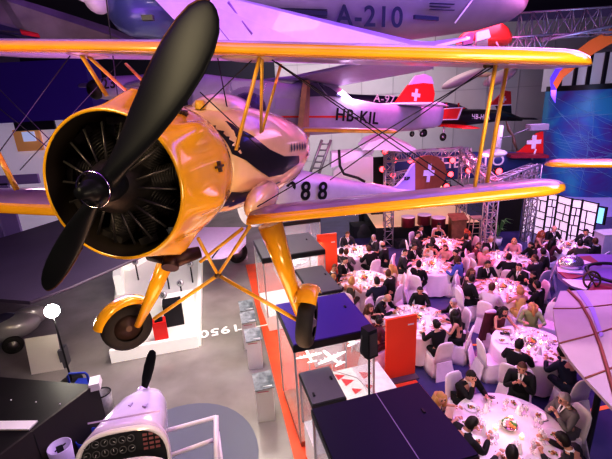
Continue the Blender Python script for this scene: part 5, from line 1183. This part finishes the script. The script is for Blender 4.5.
def chair(loc, rz, label, grp):
    global chair_proto
    if chair_proto is None:
        chair_proto = thing('banquet_chair', label, 'chair', (0,0,0))
        for n, me in zip(('seat_cover','back_cover','back_skirt'), CM): o = bpy.data.objects.new(n, me); COL.objects.link(o); o.parent = chair_proto
        c = chair_proto
    else: c = ctree(chair_proto)
    c.location = (loc[0], loc[1], 0); c.rotation_euler = (0, 0, rz); c.scale = (.92,.92,.94); tag(c, label, 'chair', grp); return c

# ------------------------------------------------------------------ table things
CLOTH = mat('tablecloth', (.88,.82,.85), .6, noise=.05, nscale=5)
def proto(name, label, cat): return thing(name, label, cat, (0,0,0))
PLATE = MB().lathe([(0,.004),(.075,.004),(.085,.012),(.13,.02),(.135,.022),(.13,.017),(.08,.002),(0,0)], n=28).mesh('plate'); PLATE.materials.append(mat('porcelain', (.85,.84,.85), .2))
mbf = MB(); random.seed(2)
for k in range(9): an = k*.9; r_ = .012+.045*((k*37 % 10)/10); mbf.ball((math.cos(an)*r_, math.sin(an)*r_, .022), (.018,.014,.012), 5, k % 3)
FOOD = mbf.mesh('food'); [FOOD.materials.append(m_) for m_ in (mat('food_brown', (.25,.08,.03), .5), mat('food_green', (.15,.25,.04), .5), mat('food_cream', (.65,.42,.2), .5))]
GL = MB().lathe([(0,0),(.034,.002),(.034,.005),(.005,.01),(.004,.08),(.02,.095),(.036,.125),(.035,.165),(.03,.19),(.028,.19),(.033,.16),(.034,.126),(.018,.098),(0,.092)], n=14).mesh('glass'); GL.materials.append(mat('stemware', (.95,.93,.95), .04, alpha=.32))
WINE = MB().lathe([(0,.1),(.018,.1),(.032,.126),(.0,.127)], n=12).mesh('wine'); WINE.materials.append(mat('wine_red', (.25,.01,.03), .1))
CHM = MB().lathe([(0,0),(.035,0),(.04,.05),(.036,.055),(.033,.01),(0,.008)], n=16).mesh('candle_holder'); CHM.materials.append(mat('candle_glass', (.9,.6,.45), .2, emit=.8, ecol=(1,.45,.25)))
CF = MB().lathe([(0,.045),(.012,.05),(.016,.065),(.008,.085),(0,.1)], n=10).mesh('flame'); CF.materials.append(emat('flame_glow', (1,.75,.4), 26))
BWL = MB().lathe([(0,0),(.06,0),(.1,.05),(.13,.09),(.12,.09),(.09,.05),(0,.02)], n=22).mesh('bowl'); BWL.materials.append(mat('bowl_silver', (.6,.55,.58), .2, .8))
mbf = MB()
for k in range(26): an = k*2.4; r_ = .105*math.sqrt(k/26); mbf.ball((math.cos(an)*r_, math.sin(an)*r_, .12+.05*(1-k/26)), .028, 5, k % 4)
FLW = mbf.mesh('flowers'); [FLW.materials.append(m_) for m_ in (mat('petal_pink', (.8,.3,.35), .5), mat('petal_white', (.85,.8,.75), .5), mat('plant_green', (.12,.3,.08)), mat('petal_orange', (.8,.35,.12), .5))]
NAP = MB().lathe([(.055,0),(.035,.08),(.012,.17),(0,.19)], n=10, rfn=lambda th, h: 1+.25*math.cos(3*th)).mesh('napkin'); NAP.materials.append(mat('napkin_white', (.88,.85,.87), .6))
MENU = MB().prism([V((-.05,-.02,0)), V((.05,-.02,0)), V((.05,.01,.15)), V((-.05,.01,.15))], (0,.003,0)).mesh('menu'); MENU.materials.append(mat('menu_white', (.88,.86,.86), .6))
CUT = MB().box((0,0,.004), (.012,.12,.003)).box((0,.075,.004), (.022,.05,.003)).mesh('fork'); CUT.materials.append(mat('cutlery', (.25,.24,.26), .25, .9))
def place(name, label, cat, x, y, z, rz, meshes, grp):
    t = thing(name, label, cat, (x, y, z), grp); t.rotation_euler = (0, 0, rz)
    for n, me in meshes: o = bpy.data.objects.new(n, me); COL.objects.link(o); o.parent = t
    return t
TABLES = {}
def table(key, px, py, R, ph, nset, seed):
    """ph = the phrase naming this table in the labels"""
    c = G(px, py, .76); TABLES[key] = (c.x, c.y, R, ph); random.seed(seed); cx, cy = c.x, c.y
    t = thing('banquet_table', f'round banquet table under its white cloth, {ph}', 'table', (cx, cy, 0))
    mb = MB(); mb.lathe([(0,.72),(R-.05,.72),(R-.05,.745),(0,.745)], (cx,cy,0), n=40); build(mb, 'tabletop', mat('table_wood', (.35,.2,.1), .5), t)
    mb = MB(); mb.lathe([(0,0),(.3,0),(.28,.03),(.05,.06),(.05,.72),(0,.72)], (cx,cy,0), n=16); build(mb, 'pedestal', BLACK, t)
    mb = MB(); mb.lathe([(0,.758),(R*.5,.758),(R-.01,.758),(R+.012,.75),(R+.02,.72),(R+.03,.5),(R+.05,.25),(R+.07,.06)], (0,0,0), n=80, rfn=lambda th, h: 1+.028*math.cos(16*th+seed)*max(0, .72-h)/.7)
    o = build(mb, 'tablecloth', CLOTH); o.location = (cx, cy, 0); tag(o, f'white floor length cloth on {ph}', 'tablecloth')
    z = .76; g = f'tableware on {ph}'
    for k in range(nset):
        a = 2*PI*k/nset + seed*.37; r = R-.2; ux, uy = math.cos(a), math.sin(a)
        place('dinner_plate', f'white dinner plate with food on {ph}', 'plate', cx+ux*r, cy+uy*r, z, a, [('dish', PLATE), ('food', FOOD)], g+', plates')
        a2 = a+.2; r2 = R-.36
        place('wine_glass', f'stemmed wine glass on {ph}', 'glass', cx+math.cos(a2)*r2, cy+math.sin(a2)*r2, z, a, [('glass_bowl', GL), ('wine', WINE)], g+', glasses')
        if R > .75: place('water_glass', f'clear water glass on {ph}', 'glass', cx+math.cos(a2+.1)*(r2-.06), cy+math.sin(a2+.1)*(r2-.06), z, a, [('glass_bowl', GL)], g+', water glasses')
        a3 = a-.2
        place('fork', f'fork laid beside a plate on {ph}', 'cutlery', cx+math.cos(a3)*(R-.18), cy+math.sin(a3)*(R-.18), z, a3+PI/2, [('fork_metal', CUT)], g+', forks')
        if k % 2 == seed % 2: place('napkin', f'folded white napkin standing on {ph}', 'napkin', cx+math.cos(a3)*(R-.4), cy+math.sin(a3)*(R-.4), z, a, [('cloth_fold', NAP)], g+', napkins')
    for k in range(3):
        a = 2*PI*k/3+seed
        place('candle', f'lit votive candle near the middle of {ph}', 'candle', cx+math.cos(a)*.22, cy+math.sin(a)*.22, z, 0, [('candle_holder', CHM), ('flame', CF)], g+', candles')
    place('flower_bowl', f'low flower bowl at the centre of {ph}', 'centrepiece', cx, cy, z, 0, [('bowl', BWL), ('flowers', FLW)], None)
    place('menu_card', f'white menu card standing on {ph}', 'card', cx-.12, cy+.05, z, .3, [('card', MENU)], None)
    L = bpy.data.lights.new('table_glow', 'POINT'); L.energy = 9 if R < .84 else 8; L.color = (1,.62,.55); L.shadow_soft_size = .25  # added point light above each table, without a fixture
    lo = bpy.data.objects.new('table_glow', L); COL.objects.link(lo); lo.location = (cx, cy, 1.55)
table('A', 509, 429, .86, 'the nearest table at bottom right', 10, 1)
table('B', 530, 344, .76, 'the table beside the ribbed wing', 9, 2)
table('F', 417, 320, .80, 'the table behind the red panel', 9, 3)
table('I', 502, 289, .74, 'the table of the yellow dress guest', 8, 4)
table('C', 431, 266, .74, 'the table of the blue shirt guest', 8, 5)
table('G', 364, 280, .74, 'the table beside the grey topped case', 8, 6)
table('H', 354, 252, .72, 'the far left table near the loudspeakers', 8, 7)
table('D', 443, 244, .72, 'the far table before the lectern', 8, 8)
table('E', 506, 259, .74, 'the table at the truss column foot', 8, 9)
table('J', 567, 247, .72, 'the table before the folding screen', 8, 10)
# (table, head px, head py, pose, sex, colour, hair, hair colour, style, label)
PEO = [
('A',473,377,'chin','m','black','short','dark','suit','man in black suit resting his hand on his chin'),
('A',522,368,'clasp','m','black','short','brown','suit','man in black suit clasping his hands at the top of the nearest table'),
('A',564,399,'clasp','m','grey','short','grey','suit','man with glasses in a light grey suit at the nearest table'),
('A',558,437,'eat','m','char','short','dark','suit','dark haired man bending over his plate in the bottom right corner'),
('A',512,453,'table','m','char','short','dark','suit','dark haired man seen from behind at the bottom edge'),
('A',473,423,'eat','m','black','short','dark','suit','dark haired man eating beside the nearest violet case'),
('A',441,396,'turn','f','olive','long','blond','sleeveless','blonde woman in dark dress at the left of the nearest table'),
('B',506,312,'table','f','maroon','long','dark','sleeveless','long haired woman in maroon dress with arm on the table'),
('B',534,307,'turn','f','green','long','blond','sleeved','blonde woman in pale green top beside the ribbed wing'),
('B',521,342,'table','m','black','short','dark','suit','man in black suit seen from behind between the two nearest tables'),
('B',562,352,'eat','m','navy','short','dark','suit','person in navy jacket leaning in partly under the ribbed wing'),
('F',419,297,'table','f','black','short','dark','sleeved','short dark haired woman in black top on the far side behind red panel'),
('F',439,303,'turnl','m','black','short','grey','suit','grey haired man in dark suit leaning toward the long haired woman'),
('F',451,314,'turn','f','black','long','dark','sleeveless','long dark haired woman in backless black dress'),
('F',435,323,'table','f','black','bun','dark','sleeved','woman with dark bun in black top and patterned skirt'),
('F',388,298,'eat','m','black','bald','grey','suit','white haired man in black suit looking down at his plate'),
('F',370,307,'turn','f','black','long','brown','sleeveless','brown haired woman sitting just behind the violet case corner'),
('F',377,322,'turnl','f','maroon','bun','dark','sleeved','dark haired woman immediately above the pole loudspeaker'),
('G',332,278,'table','f','char','bob','blond','sleeved','blonde woman in dark jacket next to the grey topped case'),
('G',335,267,'turn','m','char','short','brown','suit','man in dark suit behind the blonde woman by the grey case'),
('G',355,264,'table','m','black','short','dark','suit','man in black suit and bow tie facing the viewer at centre table'),
('G',352,280,'table','f','olive','bob','blond','sleeveless','blonde woman in dark olive dress seen from behind'),
('G',379,268,'clasp','f','beige','long','blond','sleeved','long blonde haired woman in pale top'),
('G',389,272,'turn','m','black','short','brown','suit','man in black suit turning to the long blonde haired woman'),
('G',377,281,'table','m','navy','short','dark','suit','man in navy suit seen from behind at centre table'),
('H',350,237,'table','m','char','short','brown','suit','man facing the viewer against the bright floor glow'),
('H',369,238,'turnl','m','char','short','grey','suit','grey haired man in dark suit right of the bright floor glow'),
('H',385,246,'turn','m','black','bald','dark','suit','bald man in black suit beside the stage column foot'),
('H',372,248,'table','m','black','short','brown','suit','man in black suit seen from behind at the far left table'),
('H',344,255,'table','m','grey','short','brown','suit','man in grey suit seen from behind at the far left table'),
('H',328,248,'turn','m','black','short','dark','suit','dark haired man next to the farther red panel'),
('H',333,258,'table','m','char','short','dark','suit','man in dark jacket in front of the farther red panel'),
('C',419,264,'back','m','black','short','dark','suit','man in black suit leaning back with legs toward the viewer'),
('C',449,258,'turn','m','blue','short','brown','shirt','person in bright blue shirt sitting sideways'),
('C',452,253,'table','f','black','bun','dark','sleeved','dark clothed guest directly behind the blue shirt'),
('C',415,247,'table','m','black','short','dark','suit','man in black suit with white shirt at left far side of middle table'),
('C',406,252,'turn','m','char','short','dark','suit','guest in dark suit leftmost at the middle table'),
('C',431,245,'eat','f','black','bun','dark','sleeveless','woman in black tank top bending over the middle table'),
('C',447,248,'table','f','pink','bob','brown','sleeved','brown haired woman in pink between the two middle tables'),
('D',421,228,'table','m','black','short','dark','suit','man in black suit nearest the stage at far table'),
('D',418,234,'turn','m','char','short','dark','suit','man in charcoal suit left of the far table'),
('D',439,226,'table','f','black','bun','dark','sleeveless','woman with upswept hair facing the viewer before the stage'),
('D',434,240,'turnl','f','black','bob','dark','sleeved','dark haired woman leaning across the far table'),
('D',460,236,'turn','m','black','short','dark','suit','man in black suit right of the far table'),
('D',467,232,'turn','f','maroon','long','red','sleeveless','red haired woman in front of the tall wooden stool'),
('E',491,239,'table','m','black','short','grey','suit','grey haired man in dark jacket at the truss column foot'),
('E',514,241,'table','f','pink','bob','blond','sleeved','blonde woman in pink dress before the black curtain'),
('E',531,245,'table','f','black','bob','dark','sleeved','dark haired woman in black right of the pink dressed woman'),
('E',543,252,'turn','m','black','short','dark','suit','man in black suit at the right end of truss table'),
('E',536,258,'turnl','m','char','short','brown','suit','man in dark jacket seen from behind at truss table'),
('E',509,257,'table','m','black','short','dark','suit','black haired man seen from behind at truss table'),
('E',485,250,'turn','m','pink','short','grey','shirt','grey haired man in pale pink shirt left of truss table'),
('E',479,245,'turn','f','maroon','bob','brown','sleeved','brown haired woman behind the pale pink shirted man'),
('I',477,272,'turn','f','maroon','long','brown','sleeveless','brown long haired woman leaning in at the left'),
('I',473,279,'turnl','m','black','short','dark','suit','man in black suit with his back to the left chairs'),
('I',496,270,'table','m','black','short','dark','suit','man in tuxedo facing the viewer left of two suited men'),
('I',519,267,'table','m','black','short','dark','suit','man in black suit facing the viewer right of the tuxedo man'),
('I',533,275,'clasp','f','black','bob','dark','sleeved','dark haired woman right of the two suited men'),
('I',492,287,'table','m','white','short','brown','shirt','man in white shirt seen from behind'),
('I',518,288,'table','f','yellow','bob','blond','sleeveless','blonde woman in yellow dress seen from behind'),
('I',535,286,'table','m','black','short','dark','suit','man in black suit seen from behind right of yellow dress'),
('J',543,233,'turn','f','maroon','long','red','sleeveless','red haired woman in front of the folding screen'),
('J',557,230,'table','m','black','bald','grey','suit','bald man in dark suit before the folding screen'),
('J',556,240,'table','f','maroon','long','dark','sleeved','long black haired woman in maroon seen from behind'),
('J',578,242,'table','m','olive','short','dark','suit','guest in striped dark waistcoat seen from behind'),
('J',584,232,'turnl','m','char','short','dark','suit','dark haired man at the right edge of the screen'),
('J',588,240,'turn','m','black','short','brown','suit','man in black suit rightmost at the screen table'),
]
seats = {k: [] for k in TABLES}
for i, (tk, px, py, pn, sx_, col_, hs_, hc_, sty, lab) in enumerate(PEO):
    cx, cy, R, ph = TABLES[tk]; J = pose(pn, sx_ == 'f'); hd = J['head']
    h = G(px, py, hd.z); b = V((h.x, h.y, 0))
    for it in range(3):
        dr = V((cx-b.x, cy-b.y, 0)); dd = dr.length; dr.normalize(); b = V((h.x, h.y, 0)) - dr*hd.y
    d2 = (V((b.x-cx, b.y-cy, 0))).length; tgt = min(max(d2, R+.2), R+.5)
    b = V((cx, cy, 0)) - dr*tgt
    for _ in range(30):                                   # keep neighbours from sitting in one another
        for o_s in seats[tk]:
            if (b-o_s).length < (.5 if tk in 'AB' else .6):
                pr_ = V((-dr.y, dr.x, 0)); b = b + pr_*(.04 if (b-o_s).dot(pr_) >= 0 else -.04)
                dr = V((cx-b.x, cy-b.y, 0)).normalized(); b = V((cx, cy, 0)) - dr*tgt
    seats[tk].append(b); rz = math.atan2(dr.y, dr.x) - PI/2
    po = person(b, rz, lab, pn, sx_, col_, hs_, hc_, sty, skin_i=i % 2, tie=(i % 3 != 0))
    chair(b, rz, 'white covered chair of ' + lab if len(lab.split()) < 12 else 'white covered chair of ' + ' '.join(lab.split()[:11]), 'white covered banquet chairs')
    if lab.startswith('man with glasses'):
        J_ = pose(pn, False); mb = MB(); q = J_['head']
        for s in (-1, 1): mb.tube([q+J_['hr']@V((s*.03+.022*math.cos(a), .1, .012+.018*math.sin(a))) for a in [2*PI*k/10 for k in range(11)]], .003, 5); mb.tube([q+J_['hr']@V((s*.052,.098,.014)), q+J_['hr']@V((s*.08,0,.01))], .003, 5)
        me = mb.mesh('glasses'); me.materials.append(BLACK); g_ = bpy.data.objects.new('glasses', me); COL.objects.link(g_); g_.parent = po
# empty chairs
def echair(px, py, tk, lab, h=.5, off=0):
    g_ = G(px, py, h); cx, cy, R, ph = TABLES[tk]; chair((g_.x, g_.y), math.atan2(cy-g_.y, cx-g_.x)-PI/2+off, lab, 'white covered banquet chairs')
echair(492, 357, 'B', 'empty white covered chair beside the long haired woman in maroon')
echair(551, 323, 'B', 'empty white covered chair behind the pale green top')
echair(469, 300, 'I', 'empty white covered chair with its high back toward the viewer')
echair(449, 279, 'C', 'empty white covered chair lit red right of the middle table')
echair(465, 262, 'D', 'empty white covered chair behind the blue shirt guest')
echair(400, 285, 'G', 'empty white covered chair right of the centre table')
echair(527, 300, 'I', 'empty white covered chair behind the yellow dress guest')
# handbags and phones
q = G(437, 340, .62); t = thing('handbag', 'green and red patterned handbag on the lap of the bun haired woman', 'bag', q); mb = MB(); mb.ball(q+V((0,0,.0)), (.16,.1,.12), 10); build(mb, 'bag_body', mat('bag_pattern', (.12,.16,.08), .6, c2=(.5,.06,.04), nscale=14), t); mb = MB(); mb.tube([q+V((-.1,0,.08)), q+V((0,0,.2)), q+V((.1,0,.08))], .01, 6); build(mb, 'bag_handle', BLACK, t)
q = G(490,397,.768); mb = MB(); mb.box(q+V((0,0,.004)), (.16,.08,.015), -.4); one(mb, 'black_clutch', BLACK, 'small black clutch lying on the nearest tablecloth near its top', 'bag', origin=q)
q = G(505,334,.768); mb = MB(); mb.box(q+V((0,0,.004)), (.2,.08,.02), -.4); one(mb, 'black_clutch', BLACK, 'small black clutch on the table beside the ribbed wing', 'bag', origin=q)
# jacket over the woman's chair
q = G(489, 322, .75); mb = MB(); mb.prism([q+V((-.22,0,-.5)), q+V((.2,.05,-.5)), q+V((.18,.05,.2)), q+V((-.1,0,.25))], V((.02,-.06,0))); one(mb, 'draped_coat', mat('cloth_maroon', CL['maroon'], .75), 'maroon coat hanging over the chair of the maroon dressed woman', 'coat', origin=q)

# ================================================================== LIGHT
def area(loc, tgt, e, c, s, name='area_light'):
    L = bpy.data.lights.new(name, 'AREA'); L.energy = e; L.color = c; L.shape = 'RECTANGLE'; L.size = s[0]; L.size_y = s[1]
    o = bpy.data.objects.new(name, L); COL.objects.link(o); o.location = loc; o.rotation_euler = (V(tgt)-V(loc)).to_track_quat('-Z', 'Y').to_euler(); return o
def spot(loc, tgt, e, c, ang, bl=.5, r=.15):
    L = bpy.data.lights.new('spot_light', 'SPOT'); L.energy = e; L.color = c; L.spot_size = math.radians(ang); L.spot_blend = bl; L.shadow_soft_size = r
    o = bpy.data.objects.new('spot_light', L); COL.objects.link(o); o.location = loc; o.rotation_euler = (V(tgt)-V(loc)).to_track_quat('-Z', 'Y').to_euler(); return o
w = bpy.data.worlds.new('hall'); SC.world = w; w.use_nodes = True; w.node_tree.nodes['Background'].inputs[0].default_value = (.16,.10,.3,1); w.node_tree.nodes['Background'].inputs[1].default_value = .3
VIO = (.45,.12,1.0); PNK = (1,.28,.45)
area((-4,6,10.6), (-3,7,0), 170, VIO, (8,8))
area((-1.2,3.0,7.6), (-.6,4.6,6), 13, (.6,.15,1), (4,1.2))  # added violet lights just above the biplane, this and the next
area((1.8,2.6,7.4), (1.2,4.2,5.6), 11, (.65,.12,1), (3,1))
area((.2,5.3,6.0), (0,7.6,8.5), 30, (.62,.16,1), (3,1))  # added uplight behind the wing, for the grey jet's underside
area((-2.4,4.9,5.9), (-3,7,7.6), 30, (.6,.15,1), (2,1))
area((-1.8,10,10), (-.3,11.2,6), 60, (.6,.2,1), (3,1))
area((5,10,10.6), (5,10,0), 130, (.6,.2,1), (8,8))
area((-3.8,.8,8.2), (-1.2,4.5,5.4), 190, (1,.85,.55), (1.2,1.2))  # warm keys added for the biplane's yellow, this and the next
area((1.6,-.8,4.6), (-.8,5,5), 150, (1,.82,.6), (1.6,1.2))
area((0,4.5,9.5), (0,9,6), 90, (.6,.2,1), (5,2))
area((-2.4,9.5,5.3), (-2.4,9.5,0), 330, (1,.93,.8), (2.5,4))
area((-3.0,5.5,5.2), (-2.8,6.5,0), 110, (1,.93,.82), (1.5,1.5))
area((-.8,6.5,5.0), (-.6,7.5,0), 90, (1,.9,.78), (1,2))
area((2,21,9.5), (2,27,5), 620, (1,.93,.95), (14,2))
area((2,22,2.5), (2,27,4), 190, (1,.92,.95), (14,2))
area((4,12,8.5), (3,12,0), 560, (1,.2,.42), (5,5))
area((6.5,9,8), (5,7.5,0), 160, (.9,.35,.8), (3,3))
spot((6,14.5,5), (4.5,11,0), 900, (1,.12,.2), 70)
spot((2.8,16.0,3.0), (3.0,13,0), 300, (1,.25,.2), 120)
spot((1.2,16.5,3.4), (1.8,13.5,0), 500, (1,.8,1), 80)
spot((6,5,8.5), (3.3,5.2,.7), 900, (1,.78,.85), 28)
spot((8,7,8.5), (4.7,7.6,.7), 800, (1,.55,.85), 26)
spot((4,9,8.5), (2.8,9.2,.7), 600, (1,.6,.8), 28)
area((7,6,9.5), (5.5,5,0), 380, (.14,.1,1), (4,4))
area((3.5,9,9.5), (3.5,9,0), 180, (.25,.1,1), (4,4))
area((10,15,6), (10,15,0), 260, (.8,.45,1), (4,3))
area((.8,12,6.5), (1,14,0), 160, (.9,.85,1), (2,2))
area((8.5,10,5.5), (11,18,6), 150, (.3,.5,1), (2,2))
area((-1,3.5,2.6), (-1.2,4.2,5.5), 55, (1,.62,.4), (2,1.5))
area((5.5,4,7.8), (6,8,2), 90, (1,.75,.8), (2,2))
area((midB.x,midB.y,2.0), (midB.x,midB.y,0), 26, (1,.97,.88), (1.2,1.2))
area((-.2,11.5,1.9), (-.2,11.5,0), 40, (1,.97,.9), (1.4,1.4))
area((-3.3,6.3,4.2), (-2.8,5.4,1.6), 40, (.7,.35,1), (1,1))
spot((7,15.5,3.2), (6.5,21,5), 500, (1,.3,.5), 90)
area((2.5,1.5,7.5), (5,8,.5), 150, (1,.8,.88), (2,2))  # added frontal fill to brighten the dining chairs
